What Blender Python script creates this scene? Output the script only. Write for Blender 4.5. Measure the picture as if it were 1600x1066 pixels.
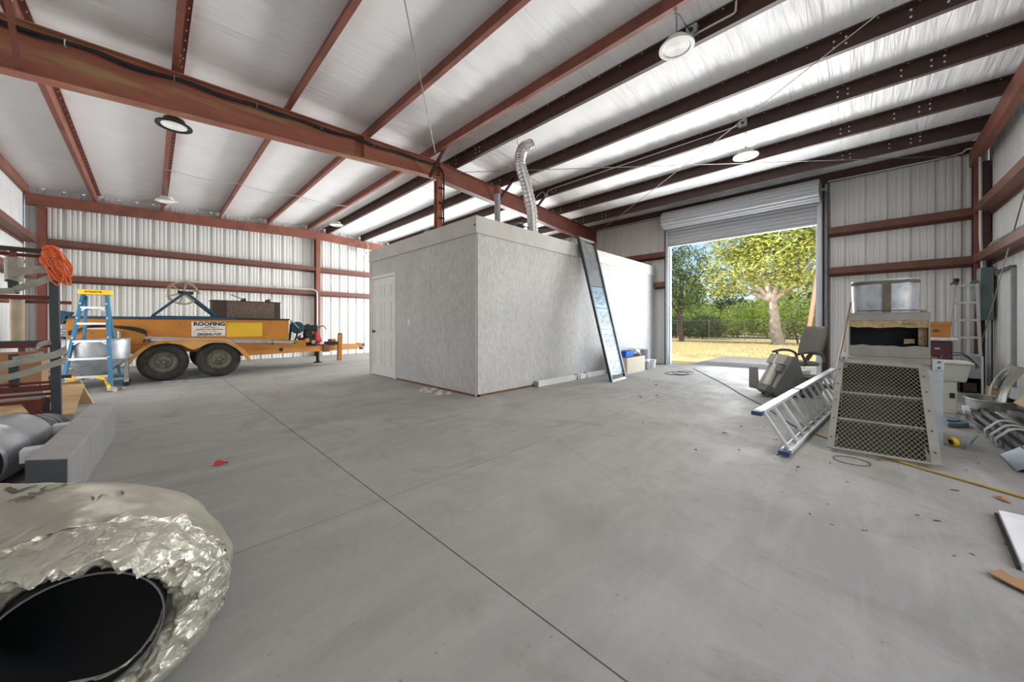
import bpy, bmesh, math, random
from mathutils import Vector, Matrix, Euler, noise
random.seed(7)
for o in list(bpy.data.objects): bpy.data.objects.remove(o)
SC = bpy.context.scene
COL = SC.collection
R = math.radians
PI = math.pi

# ------------------------------------------------------------------ camera
cd = bpy.data.cameras.new('camera'); cam = bpy.data.objects.new('camera', cd); COL.objects.link(cam)
cam.location = (0, 0, 1.10); cam.rotation_euler = (R(90), 0, R(-45.66))
cd.sensor_width = 36; cd.sensor_fit = 'HORIZONTAL'; cd.lens = 551.2/1600*36
cd.shift_y = -(533-507.86)/1600
cd.clip_start = .05; cd.clip_end = 400
SC.camera = cam
# ------------------------------------------------------------------ world, sun, daylight
wd = bpy.data.worlds.new('world'); SC.world = wd; wd.use_nodes = True
wn = wd.node_tree; wn.nodes.clear()
wo = wn.nodes.new('ShaderNodeOutputWorld'); wb = wn.nodes.new('ShaderNodeBackground')
ws = wn.nodes.new('ShaderNodeTexSky'); ws.sky_type = 'NISHITA'; ws.sun_disc = False
ws.sun_elevation = R(38); ws.sun_rotation = R(200); ws.air_density = 1.0; ws.dust_density = 1.5; ws.ozone_density = 1.0
wn.links.new(ws.outputs[0], wb.inputs[0]); wb.inputs[1].default_value = .22
wn.links.new(wb.outputs[0], wo.inputs[0])
def lamp(name, kind, loc, rot, energy, color=(1,1,1), **kw):
    l = bpy.data.lights.new(name, kind); l.energy = energy; l.color = color
    for k, v in kw.items(): setattr(l, k, v)
    o = bpy.data.objects.new(name, l); COL.objects.link(o); o.location = loc; o.rotation_euler = rot
    return o
sun = lamp('sun', 'SUN', (0,0,30), (0,0,0), 4.0, (1,.93,.82), angle=R(.6)); sun.rotation_euler = Vector((.30,-.58,-.74)).to_track_quat('-Z','Y').to_euler()
# area panels for daylight: roll-up door in view, inferred far door, added fills
lamp('daylight_rollup_door', 'AREA', (11.2, 1.5, 1.8), (0, R(104), 0), 360, (.93,.965,1), shape='RECTANGLE', size=3.1, size_y=2.9)
lamp('ground_bounce_fill', 'AREA', (16.0, 1.6, .03), (0, R(180), 0), 4600, (1,.98,.94), shape='RECTANGLE', size=6.0, size_y=6.0)  # unseen up-facing panel added to brighten the ceiling, standing in for ground bounce
lamp('front_opening_fill', 'AREA', (1.7, -1.80, 1.9), (R(116), 0, 0), 50, (.97,.985,1), shape='RECTANGLE', size=5.6, size_y=3.4)  # unseen fill panel added at an invented opening behind the camera

lamp('daylight_far_doorway', 'AREA', (10.8, 10.4, 1.72), (0, R(108), 0), 1150, (.95,.975,1), shape='RECTANGLE', size=3.3, size_y=3.5)
lamp('side_opening_fill', 'AREA', (-2.35, 7.6, 1.15), (0, R(-124), 0), 85, (.97,.985,1), shape='RECTANGLE', size=2.1, size_y=3.4)  # unseen panel added to brighten the left part of the ceiling
SC.view_settings.view_transform = 'Standard'; SC.view_settings.look = 'None'
SC.view_settings.exposure = .12; SC.view_settings.gamma = 1; SC.view_settings.use_curve_mapping = False

# ------------------------------------------------------------------ materials
MATS = {}
def srgb(r, g, b):
    f = lambda c: (c/255/12.92) if c/255 <= .04045 else ((c/255+.055)/1.055)**2.4
    return (f(r), f(g), f(b))
def mat(name, col, rough=.6, metal=0., var=.12, vscale=6., col2=None, c2scale=3., c2lo=.55, c2hi=.7, bump=0., bscale=40.,
        stretch=None, spec=.5, trans=0., emit=None, estr=0., sheen=0., alpha=None, rvar=0., detail=5.):
    """Principled material: base colour broken up by fine noise, an optional second colour in blotches (rust, dirt) and a fine bump."""
    if name in MATS: return MATS[name]
    m = bpy.data.materials.new(name); m.use_nodes = True; nt = m.node_tree; n = nt.nodes; L = nt.links
    b = n['Principled BSDF']; b.inputs['Roughness'].default_value = rough; b.inputs['Metallic'].default_value = metal
    b.inputs['Specular IOR Level'].default_value = spec
    tc = n.new('ShaderNodeTexCoord'); mp = n.new('ShaderNodeMapping'); L.new(tc.outputs['Object'], mp.inputs[0])
    if stretch: mp.inputs['Scale'].default_value = stretch
    nz = n.new('ShaderNodeTexNoise'); nz.inputs['Scale'].default_value = vscale; nz.inputs['Detail'].default_value = detail
    L.new(mp.outputs[0], nz.inputs['Vector'])
    mr = n.new('ShaderNodeMapRange'); mr.inputs[1].default_value = .3; mr.inputs[2].default_value = .7
    mr.inputs[3].default_value = 1-var; mr.inputs[4].default_value = 1+var
    L.new(nz.outputs[0], mr.inputs[0])
    mx = n.new('ShaderNodeMix'); mx.data_type = 'RGBA'; mx.blend_type = 'MULTIPLY'; mx.inputs[0].default_value = 1
    mx.inputs[6].default_value = (*col, 1); L.new(mr.outputs[0], mx.inputs[7])
    out = mx.outputs[2]
    if col2 is not None:
        n2 = n.new('ShaderNodeTexNoise'); n2.inputs['Scale'].default_value = c2scale; n2.inputs['Detail'].default_value = 6; n2.inputs['Roughness'].default_value = .65
        L.new(mp.outputs[0], n2.inputs['Vector'])
        m2 = n.new('ShaderNodeMapRange'); m2.inputs[1].default_value = c2lo; m2.inputs[2].default_value = c2hi; L.new(n2.outputs[0], m2.inputs[0])
        mm = n.new('ShaderNodeMix'); mm.data_type = 'RGBA'; L.new(m2.outputs[0], mm.inputs[0]); L.new(out, mm.inputs[6]); mm.inputs[7].default_value = (*col2, 1)
        out = mm.outputs[2]
    L.new(out, b.inputs['Base Color'])
    if rvar:
        rr = n.new('ShaderNodeMapRange'); rr.inputs[1].default_value = .3; rr.inputs[2].default_value = .7
        rr.inputs[3].default_value = max(0, rough-rvar); rr.inputs[4].default_value = min(1, rough+rvar); L.new(nz.outputs[0], rr.inputs[0]); L.new(rr.outputs[0], b.inputs['Roughness'])
    if bump:
        nb = n.new('ShaderNodeTexNoise'); nb.inputs['Scale'].default_value = bscale; nb.inputs['Detail'].default_value = 4; L.new(mp.outputs[0], nb.inputs['Vector'])
        bp = n.new('ShaderNodeBump'); bp.inputs['Strength'].default_value = bump; bp.inputs['Distance'].default_value = .01
        L.new(nb.outputs[0], bp.inputs['Height']); L.new(bp.outputs[0], b.inputs['Normal'])
    if trans: b.inputs['Transmission Weight'].default_value = trans
    if emit: b.inputs['Emission Color'].default_value = (*emit, 1); b.inputs['Emission Strength'].default_value = estr
    MATS[name] = m
    return m

# ------------------------------------------------------------------ mesh builder
def frame(d, up=(0,0,1)):
    d = Vector(d).normalized(); u = Vector(up)
    if abs(d.dot(u)) > .999: u = Vector((1,0,0))
    s = d.cross(u).normalized(); u = s.cross(d).normalized()
    return d, s, u
class MB:
    def __init__(self): self.v = []; self.f = []
    def add(self, vs, fs, M=None):
        b = len(self.v)
        self.v += [tuple(M @ Vector(p)) if M is not None else tuple(p) for p in vs]
        self.f += [tuple(b+i for i in f) for f in fs]
        return self
    def box(self, x0, x1, y0, y1, z0, z1, M=None):
        return self.add([(x0,y0,z0),(x1,y0,z0),(x1,y1,z0),(x0,y1,z0),(x0,y0,z1),(x1,y0,z1),(x1,y1,z1),(x0,y1,z1)],
                        [(0,3,2,1),(4,5,6,7),(0,1,5,4),(1,2,6,5),(2,3,7,6),(3,0,4,7)], M)
    def hexa(self, pts):   # 8 free corners, bottom ring then top ring
        return self.add(pts, [(0,3,2,1),(4,5,6,7),(0,1,5,4),(1,2,6,5),(2,3,7,6),(3,0,4,7)])
    def bar(self, p, q, w, h, up=(0,0,1)):
        p = Vector(p); q = Vector(q); d, s, u = frame(q-p, up)
        c = [(-w/2,-h/2),(w/2,-h/2),(w/2,h/2),(-w/2,h/2)]
        return self.sweep(c, p, q, up)
    def sweep(self, prof, p, q, up=(0,0,1), closed=True, caps=True):
        """extrude a 2D outline (side, up) from p to q"""
        p = Vector(p); q = Vector(q); d, s, u = frame(q-p, up); n = len(prof)
        vs = [p+s*a+u*b for a, b in prof]+[q+s*a+u*b for a, b in prof]
        fs = [(i, (i+1) % n, n+(i+1) % n, n+i) for i in range(n if closed else n-1)]
        if closed and caps: fs += [tuple(range(n))[::-1], tuple(range(n, 2*n))]
        return self.add(vs, fs)
    def tube(self, pts, r, n=8, caps=True, closed=False):
        pts = [Vector(p) for p in pts]; m = len(pts)
        if not hasattr(r, '__len__'): r = [r]*m
        d0 = (pts[1]-pts[0]).normalized(); ref = frame(d0)[2]; rings = []
        for i in range(m):
            if closed: d = (pts[(i+1) % m]-pts[i-1])
            else: d = (pts[min(i+1, m-1)]-pts[max(i-1, 0)])
            d = d.normalized() if d.length > 1e-9 else d0
            ref = (ref-d*ref.dot(d)); ref = ref.normalized() if ref.length > 1e-6 else frame(d)[2]
            s = d.cross(ref)
            rings.append([pts[i]+(ref*math.cos(2*PI*k/n)+s*math.sin(2*PI*k/n))*r[i] for k in range(n)])
        vs = [p for g in rings for p in g]; fs = []
        for i in range(m if closed else m-1):
            a = i*n; b = ((i+1) % m)*n
            fs += [(a+k, a+(k+1) % n, b+(k+1) % n, b+k) for k in range(n)]
        if caps and not closed: fs += [tuple(range(n))[::-1], tuple(range((m-1)*n, m*n))]
        return self.add(vs, fs)
    def ribbon(self, pts, w, t=.004, up=(0,0,1), sides=None):
        """a flat strap following points, w wide along 'up' (or given side vectors), t thick"""
        pts = [Vector(p) for p in pts]; m = len(pts); vs = []; fs = []
        for i in range(m):
            d = (pts[min(i+1, m-1)]-pts[max(i-1, 0)]).normalized()
            s = Vector(sides[i]).normalized() if sides else Vector(up)
            s = (s-d*s.dot(d)).normalized(); nn = d.cross(s)
            for a, b in ((-.5,-.5),(.5,-.5),(.5,.5),(-.5,.5)): vs.append(pts[i]+s*(a*w)+nn*(b*t))
        for i in range(m-1):
            fs += [(4*i+k, 4*i+(k+1) % 4, 4*i+4+(k+1) % 4, 4*i+4+k) for k in range(4)]
        fs += [(3,2,1,0), tuple(range(4*m-4, 4*m))]
        return self.add(vs, fs)
    def lathe(self, prof, n=24, M=None, a0=0., a1=2*PI):
        full = abs(a1-a0-2*PI) < 1e-6; k = n if full else n+1; vs = []; fs = []
        for r, z in prof:
            for i in range(k):
                a = a0+(a1-a0)*i/n; vs.append((r*math.cos(a), r*math.sin(a), z))
        for j in range(len(prof)-1):
            for i in range(n):
                i2 = (i+1) % k
                fs.append((j*k+i, j*k+i2, (j+1)*k+i2, (j+1)*k+i))
        return self.add(vs, fs, M)
    def cyl(self, p, q, r, n=16, r2=None):
        return self.tube([p, q], [r, r if r2 is None else r2], n)
    def prism(self, poly, z0, z1, M=None):
        n = len(poly)
        return self.add([(x,y,z0) for x,y in poly]+[(x,y,z1) for x,y in poly],
                        [tuple(range(n))[::-1], tuple(range(n, 2*n))]+[(i,(i+1)%n,n+(i+1)%n,n+i) for i in range(n)], M)
    def grid(self, fn, nu, nv, th=0., flip=False):
        """surface fn(u,v), u,v in 0..1"""
        vs = [fn(i/nu, j/nv) for j in range(nv+1) for i in range(nu+1)]
        fs = [(j*(nu+1)+i, j*(nu+1)+i+1, (j+1)*(nu+1)+i+1, (j+1)*(nu+1)+i) for j in range(nv) for i in range(nu)]
        if flip: fs = [f[::-1] for f in fs]
        return self.add(vs, fs)
    def mesh(self, name, m, smooth=None, xf=None, fixn=True):
        me = bpy.data.meshes.new(name)
        vs = self.v if xf is None else [tuple(xf @ Vector(p)) for p in self.v]
        me.from_pydata(vs, [], self.f)
        if fixn:
            bm = bmesh.new(); bm.from_mesh(me); bmesh.ops.recalc_face_normals(bm, faces=bm.faces); bm.to_mesh(me); bm.free()
        if m: me.materials.append(m if not isinstance(m, str) else MATS[m])
        if smooth is not None:
            me.polygons.foreach_set('use_smooth', [True]*len(me.polygons))
            me.set_sharp_from_angle(angle=R(smooth))
        return me
    def build(self, name, m, parent=None, smooth=None, bevel=0., loc=None, fixn=True, solid=0., local=False):
        """link as ONE mesh object; coordinates are world coordinates unless local"""
        xf = None
        if parent is not None and not local: xf = world_of(parent).inverted()
        elif loc is not None and not local: xf = Matrix.Translation(-Vector(loc))
        o = bpy.data.objects.new(name, self.mesh(name, m, smooth, xf, fixn)); COL.objects.link(o)
        if parent is not None: o.parent = parent
        elif loc is not None: o.location = loc
        if solid:
            s = o.modifiers.new('s', 'SOLIDIFY'); s.thickness = solid; s.offset = 0
        if bevel:
            b = o.modifiers.new('b', 'BEVEL'); b.width = bevel; b.segments = 2; b.limit_method = 'ANGLE'; b.angle_limit = R(40)
        return o
def world_of(o):
    M = Matrix.LocRotScale(o.location, o.rotation_euler, o.scale)
    return world_of(o.parent) @ M if o.parent else M
def tag(o, label=None, cat=None, group=None, kind=None):
    if label: o['label'] = label
    if cat: o['category'] = cat
    if group: o['group'] = group
    if kind: o['kind'] = kind
    return o
def thing(name, label, cat, loc=(0,0,0), rz=0., group=None, kind=None):
    o = bpy.data.objects.new(name, None); COL.objects.link(o); o.empty_display_size = .1
    o.location = loc; o.rotation_euler = (0, 0, rz)
    return tag(o, label, cat, group, kind)
def struct(name, loc=(0,0,0), label=None):
    o = bpy.data.objects.new(name, None); COL.objects.link(o); o.empty_display_size = .1; o.location = loc
    return tag(o, label, None, None, 'structure')
def dup(o, parent=None):
    c = o.copy(); COL.objects.link(c); c.parent = parent
    for ch in list(o.children): dup(ch, c)
    return c
def shared(src, name, parent, loc=(0,0,0), rot=(0,0,0), scale=(1,1,1)):
    """another piece sharing the mesh of src"""
    o = bpy.data.objects.new(name, src.data if hasattr(src, 'data') else src); COL.objects.link(o); o.parent = parent
    o.location = loc; o.rotation_euler = rot; o.scale = scale
    return o
def rot_to(d, up=(0,0,1)):
    """matrix whose local z points along d"""
    z = Vector(d).normalized(); x = Vector(up).cross(z)
    if x.length < 1e-4: x = Vector((1,0,0))
    x.normalize(); y = z.cross(x)
    return Matrix((x, y, z)).transposed().to_4x4()
def TR(x, y, z): return Matrix.Translation((x, y, z))
def RZ(a): return Matrix.Rotation(a, 4, 'Z')
def spline(pts, n=6):
    """Catmull-Rom through points"""
    P = [Vector(p) for p in pts]; P = [P[0]*2-P[1]]+P+[P[-1]*2-P[-2]]; out = []
    for i in range(1, len(P)-2):
        for k in range(n):
            t = k/n; a, b, c, d = P[i-1:i+3]
            out.append(.5*((2*b)+(-a+c)*t+(2*a-5*b+4*c-d)*t*t+(-a+3*b-3*c+d)*t**3))
    out.append(P[-2]); return out
# ------------------------------------------------------------------ shared materials
def concrete_mat(name, base, dark, stain, rough=.75):
    m = bpy.data.materials.new(name); m.use_nodes = True; nt = m.node_tree; n = nt.nodes; L = nt.links; b = n['Principled BSDF']
    b.inputs['Roughness'].default_value = rough; b.inputs['Specular IOR Level'].default_value = .35
    tc = n.new('ShaderNodeTexCoord')
    def nz(scale, det, sc=(1,1,1), rough=.55, dist=0):
        mp = n.new('ShaderNodeMapping'); mp.inputs['Scale'].default_value = sc; L.new(tc.outputs['Object'], mp.inputs[0])
        t = n.new('ShaderNodeTexNoise'); t.inputs['Scale'].default_value = scale; t.inputs['Detail'].default_value = det; t.inputs['Roughness'].default_value = rough; t.inputs['Distortion'].default_value = dist
        L.new(mp.outputs[0], t.inputs['Vector']); return t.outputs[0]
    def rng(x, a, bb, c=0., d=1.):
        r = n.new('ShaderNodeMapRange'); r.inputs[1].default_value = a; r.inputs[2].default_value = bb; r.inputs[3].default_value = c; r.inputs[4].default_value = d; L.new(x, r.inputs[0]); return r.outputs[0]
    def mix(f, a, c):
        x = n.new('ShaderNodeMix'); x.data_type = 'RGBA'; L.new(f, x.inputs[0])
        for i, k in ((6, a), (7, c)):
            if isinstance(k, tuple): x.inputs[i].default_value = (*k, 1)
            else: L.new(k, x.inputs[i])
        return x.outputs[2]
    c = mix(rng(nz(.7, 9, rough=.68, dist=.9), .36, .62), base, dark)
    c = mix(rng(nz(1.4, 9, (1,.5,1), .75, 1.4), .52, .70, 0, .75), c, stain)
    c = mix(rng(nz(3.2, 8, (.3,1.8,1), .7, .5), .48, .70, 0, .5), c, tuple(k*1.18 for k in base))
    c = mix(rng(nz(26, 5, rough=.6), .35, .7, 0, .22), c, dark)
    c = mix(rng(nz(38, 3), .68, .74, 0, .45), c, tuple(k*.35 for k in stain))
    L.new(c, b.inputs['Base Color'])
    L.new(rng(nz(2.1, 6), .3, .7, rough-.14, rough+.1), b.inputs['Roughness'])
    bp = n.new('ShaderNodeBump'); bp.inputs['Strength'].default_value = .25; bp.inputs['Distance'].default_value = .004
    L.new(nz(45, 6), bp.inputs['Height']); L.new(bp.outputs[0], b.inputs['Normal'])
    MATS[name] = m; return m
concrete_mat('concrete', srgb(160,158,153), srgb(142,140,135), srgb(122,117,109))
concrete_mat('apron', srgb(152,149,144), srgb(138,135,130), srgb(122,116,108))
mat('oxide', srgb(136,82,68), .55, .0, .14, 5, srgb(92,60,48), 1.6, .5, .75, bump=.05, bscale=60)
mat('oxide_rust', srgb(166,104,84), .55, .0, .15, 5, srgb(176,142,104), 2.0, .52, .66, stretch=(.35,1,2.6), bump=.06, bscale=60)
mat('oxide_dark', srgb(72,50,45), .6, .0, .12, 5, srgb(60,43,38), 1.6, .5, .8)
mat('galv', srgb(176,180,184), .42, .55, .10, 18, srgb(150,155,160), 9, .45, .65, rvar=.1)
mat('steel_grey', srgb(150,152,152), .5, .35, .1, 8)
mat('bolt', srgb(235,235,232), .5, .1, .02)
mat('black_cable', srgb(34,34,36), .55, 0, .1)
mat('white_conduit', srgb(205,205,205), .45, .2, .05)
mat('rod', srgb(150,146,140), .45, .5, .05)
# cladding: off-white baked paint
mat('cladding', srgb(224,225,223), .42, 0, .012, .6)
mat('oxide_girt', srgb(112,72,61), .55, 0, .1, 5, srgb(92,60,50), 1.6, .5, .75)
mat('insulation', srgb(240,240,240), .5, 0, .03, 2, spec=.35)
_m = MATS['insulation']; _n = _m.node_tree.nodes; _L = _m.node_tree.links
_tc = _n.new('ShaderNodeTexCoord'); _mp = _n.new('ShaderNodeMapping'); _mp.inputs['Scale'].default_value = (.55, 7.5, 1); _L.new(_tc.outputs['Object'], _mp.inputs[0])
_t = _n.new('ShaderNodeTexNoise'); _t.inputs['Scale'].default_value = 2.2; _t.inputs['Detail'].default_value = 5; _t.inputs['Distortion'].default_value = .5; _L.new(_mp.outputs[0], _t.inputs['Vector'])
_b = _n.new('ShaderNodeBump'); _b.inputs['Strength'].default_value = .9; _b.inputs['Distance'].default_value = .03; _L.new(_t.outputs[0], _b.inputs['Height']); _L.new(_b.outputs[0], _n['Principled BSDF'].inputs['Normal'])

XL, XR, YB, YF, RIDGE = -2.05, 10.15, 13.83, -1.64, 4.1
def zr(x): return 4.40-.042*abs(x-RIDGE)

# ------------------------------------------------------------------ floor: four slabs with sawn joints
floor = struct('floor', (0,0,0))
jx, jy, g = 1.025, 2.137, .0035
for x0, x1 in ((XL-.1, jx-g), (jx+g, XR+.1)):
    for y0, y1 in ((YF-.1, jy-g), (jy+g, YB+.1)):
        MB().box(x0, x1, y0, y1, -.15, 0).build('slab', 'concrete', floor)
mat('joint', srgb(70,68,64), .9)
MB().box(XL, XR, YF, YB, -.16, -.012).build('joint_filler', 'joint', floor)

# ------------------------------------------------------------------ walls: ribbed sheets
PROF = [(0,0),(.055,0),(.063,.010),(.087,.010),(.095,0),(.140,0),(.148,.010),(.172,.010),(.180,0),(.212,0),(.236,.040),(.278,.040),(.3048,0)]
def sheet(parent, axis, c, out, s0, s1, z0, ztop):
    """one ribbed steel sheet from s0 to s1 along the wall; out = outward sign"""
    pts = []; s = s0; k = 0
    while s < s1-1e-6:
        base = s0+k*.3048
        for a, d in PROF[:-1]:
            if base+a < s1: pts.append((base+a, d))
        k += 1; s = s0+k*.3048
    pts.append((s1, 0 if abs((s1-s0)/.3048-round((s1-s0)/.3048)) < .02 else pts[-1][1]))
    vs = []
    for a, d in pts:
        for z in (z0, ztop(a)):
            vs.append((a, c+out*d, z) if axis == 'x' else (c+out*d, a, z))
    n = len(pts)
    mb = MB().add(vs, [(2*i, 2*i+2, 2*i+3, 2*i+1) for i in range(n-1)])
    return mb.build('wall_sheet', 'cladding', parent, fixn=False)
def clad(parent, axis, c, out, s0, s1, ztop, z0=0.):
    s = s0
    while s < s1-.02:
        e = min(s+.9144, s1); sheet(parent, axis, c, out, s, e, z0, ztop); s = e
def girt(parent, p, q, name='girt', m='oxide_girt', flip=1, depth=.19, fl=.125):
    """cold-formed girt: horizontal web, inner flange standing up, outer flange hanging; p,q on the INNER top edge line"""
    t = .006
    prof = [(0,0),(0,-fl),(depth,-fl),(depth,-fl-.05),(depth-t,-fl-.05),(depth-t,-fl-t),(t,-fl-t),(t*0+t,-fl+0),(t,0)]
    prof = [(0,0),(0,-fl-t),(depth-t,-fl-t),(depth-t,-fl-.055),(depth,-fl-.055),(depth,-fl),(t,-fl),(t,0)]
    prof = [(flip*a, b) for a, b in prof]
    return MB().sweep(prof, p, q).build(name, m, parent)
G1, G2 = 3.14, 2.30
wall_back = struct('wall_back', (4.05, YB, 0))
clad(wall_back, 'x', YB, 1, XL, XR, lambda x: zr(x)+.2)
wall_left = struct('wall_left', (XL, 6, 0))
clad(wall_left, 'y', XL, -1, YF, 5.9, lambda y: zr(XL)+.2)
clad(wall_left, 'y', XL, -1, 5.9, 9.3, lambda y: zr(XL)+.2, 2.25)      # opening added out of view on the left for its fill light
clad(wall_left, 'y', XL, -1, 9.3, YB, lambda y: zr(XL)+.2)
wall_right = struct('wall_right', (XR, 6, 0))
DY0, DY1 = .56, 3.76      # roll-up door opening
clad(wall_right, 'y', XR, 1, YF, DY0, lambda y: zr(XR)+.2)
clad(wall_right, 'y', XR, 1, DY0, DY1, lambda y: zr(XR)+.2, 3.42)
clad(wall_right, 'y', XR, 1, DY1, 8.6, lambda y: zr(XR)+.2)
clad(wall_right, 'y', XR, 1, 8.6, 12.2, lambda y: zr(XR)+.2, 3.42)     # a second doorway behind the board room
clad(wall_right, 'y', XR, 1, 12.2, YB, lambda y: zr(XR)+.2)
wall_front = struct('wall_front', (4.05, YF, 0))
FX0, FX1 = -1.2, 4.6        # opening added behind the camera to let fill light in
clad(wall_front, 'x', YF, -1, XL, FX0, lambda x: zr(x)+.2)
clad(wall_front, 'x', YF, -1, FX0, FX1, lambda x: zr(x)+.2, 3.72)
clad(wall_front, 'x', YF, -1, FX1, XR, lambda x: zr(x)+.2)
# girts
for z in (G1, G2):
    yi = YB-.2
    girt(wall_back, (XL+.3, yi, z), (4.07, yi, z), flip=-1); girt(wall_back, (4.2, yi, z), (XR-.1, yi, z), flip=-1)
    xi = XL+.2
    girt(wall_left, (xi, YF+.2, z), (xi, YB-.22, z), flip=-1)
    xi = XR-.2
    girt(wall_right, (xi, YF+.15, z), (xi, DY0-.14, z), flip=1); girt(wall_right, (xi, DY1+.06, z), (xi, 8.55, z), flip=1); girt(wall_right, (xi, 12.25, z), (xi, 13.6, z), flip=1)
    yi = YF+.2
    girt(wall_front, (4.7, yi, z), (XR-.25, yi, z), flip=1)
# end rafters of the gable walls: channels under the purlins
def chan(parent, name, p, q, h, w, m='oxide', side=1):
    t = .008
    prof = [(0,0),(w*side,0),(w*side,-t),(t*side,-t),(t*side,-h+t),(w*side,-h+t),(w*side,-h),(0,-h)]
    return MB().sweep(prof, p, q).build(name, m, parent)
for a, b in ((XL+.02, RIDGE-.004), (RIDGE+.004, XR-.02)):
    chan(wall_back, 'end_rafter', (a, YB-.20, zr(a)), (b, YB-.20, zr(b)), .265, .09, side=-1)
    chan(wall_front, 'end_rafter', (a, YF+.22, zr(a)), (b, YF+.22, zr(b)), .265, .09, side=1)
# eave struts
chan(wall_left, 'eave_strut', (XL+.07, YF+.1, zr(XL)+.19), (XL+.07, YB-.1, zr(XL)+.19), .2, .06, side=-1)
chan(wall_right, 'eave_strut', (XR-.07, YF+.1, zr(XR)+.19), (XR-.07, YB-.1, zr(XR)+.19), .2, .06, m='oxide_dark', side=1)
def icol(parent, x, y, d, w, z1, along='x', m='oxide', name='column', z0=0.):
    """wide-flange column: d deep along axis, w wide"""
    mb = MB(); t = .012
    if along == 'x':
        mb.box(x-d/2, x-d/2+t, y-w/2, y+w/2, z0, z1); mb.box(x+d/2-t, x+d/2, y-w/2, y+w/2, z0, z1); mb.box(x-d/2+t, x+d/2-t, y-.004, y+.004, z0, z1)
    else:
        mb.box(x-w/2, x+w/2, y-d/2, y-d/2+t, z0, z1); mb.box(x-w/2, x+w/2, y+d/2-t, y+d/2, z0, z1); mb.box(x-.004, x+.004, y-d/2+t, y+d/2-t, z0, z1)
    mb.box(x-d/2-.03, x+d/2+.03, y-w/2-.03, y+w/2+.03, z0, z0+.012)
    return mb.build(name, m, parent)
icol(wall_back, 4.13, YB-.12, .21, .14, zr(4.1)-.265, 'y')
icol(wall_back, -1.79, YB-.12, .21, .13, zr(-1.8)-.265, 'y')
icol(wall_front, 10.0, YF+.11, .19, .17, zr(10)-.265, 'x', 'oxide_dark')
# gable corner posts seen edge-on at the right
MB().box(9.90, 9.925, YF+.145, YF+.20, 0, 4.13).build('column_flange', 'oxide', wall_front)

# ------------------------------------------------------------------ roof: insulation bays and purlins
ceiling = struct('ceiling', (4.05, 6, 4.4))
PURL = [-.95, .24, 1.45, 2.65, 3.84, 4.43, 5.69, 6.85, 8.06, 9.20]
edges = [XL-.02]+PURL+[XR+.02]
def bay(xa, xb, seed):
    n = max(4, int((xb-xa)/.11)); ny = 300
    def fn(u, v):
        x = xa+(xb-xa)*u; y = YF-.02+(YB-YF+.04)*v
        s = math.sin(PI*u)
        w = noise.noise((x*1.1+seed*3.1, y*5.5, seed))*.022+noise.noise((x*2.5, y*14, seed+9.))*.009
        seam = -.012*math.exp(-(((y+.45+seed*.0) % 1.83)/.03)**2)
        return (x, y, zr(x)+.205-.014*s**.7+w*s*.8+seam*s)
    return MB().grid(fn, n, ny).build('insulation_sheet', 'insulation', ceiling, smooth=60, fixn=False)
for i in range(len(edges)-1): bay(edges[i], edges[i+1], i*1.7)
for i, x in enumerate(PURL):
    sgn = -1 if x < RIDGE else 1          # bottom flange away from the ridge, top flange towards it
    h, fl, t = .2, .065, .005
    prof = [(0,0),(sgn*fl,0),(sgn*fl,.018),(sgn*(fl-t),.018),(sgn*(fl-t),t),(sgn*t,t),(sgn*t,h),(-sgn*fl,h),(-sgn*fl,h-.018),(-sgn*(fl-t),h-.018),(-sgn*(fl-t),h-t),(0,h-t)]
    zb = zr(x)
    pu = MB().sweep(prof, (x, YF+.03, zb), (x, YB-.03, zb)).build('purlin', 'oxide' if sgn < 0 else 'oxide_dark', ceiling)  # right-half webs face away from the door; the darker copy paints their shade
    mb = MB()
    if sgn > 0:
        for y in (.195, .09, -.415, -.67, -.775, 5.2, 5.32, 5.95, 6.22):
            for dz in (.065, .14): mb.cyl((x-.001, y, zb+dz), (x-.010, y, zb+dz), .011, 8)
    else:
        for y in (5.75, 5.87, 6.35, 6.47):
            for dz in (.065, .14): mb.cyl((x-.002, y, zb+dz), (x+.010, y, zb+dz), .011, 8)
    bh = mb.build('bolt_heads', 'bolt', pu); tag(bh, kind='stuff')
    mb = MB(); y = YF+.25                 # sheeting screws through the top flange
    while y < YB-.2:
        mb.cyl((x-sgn*.04, y, zb+h-.003), (x-sgn*.04, y, zb+h-.02), .006, 6); y += .305 if i > 1 else .2
    tag(mb.build('screw_tips', 'bolt', pu), kind='stuff')

# ------------------------------------------------------------------ main frame
fr = thing('steel_rafter', 'rust-stained tapered steel rafter crossing the whole roof on its columns', 'beam', (10.0, 6.1, 0))
FYc = 6.1
def raf(xa, xb, za, zb_, m):
    mb = MB()
    v = []
    for y in (FYc-.004, FYc+.004): v += [(xa, y, za), (xb, y, zb_), (xb, y, zr(xb)-.012), (xa, y, zr(xa)-.012)]
    mb.add(v, [(0,1,2,3),(7,6,5,4),(0,4,5,1),(1,5,6,2),(2,6,7,3),(3,7,4,0)])
    mb.build('rafter_web', m, fr)
    MB().sweep([(-.075,-.012),(.075,-.012),(.075,0),(-.075,0)], (xa, FYc, zr(xa)), (xb, FYc, zr(xb))).build('top_flange', m, fr)
    MB().sweep([(-.08,0),(.08,0),(.08,.014),(-.08,.014)], (xa, FYc, za), (xb, FYc, zb_)).build('bottom_flange', m, fr)
raf(-1.95, 4.09, 3.558, 4.075, 'oxide_rust'); raf(4.11, 9.98, 4.046, 3.720, 'oxide')
for x, zb_ in ((2.55, 3.95), (4.09, 4.06), (4.11, 4.06)): MB().box(x-.005, x+.005, FYc-.075, FYc+.075, zb_, zr(x)-.01).build('stiffener_plate', 'oxide_rust', fr)
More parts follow.
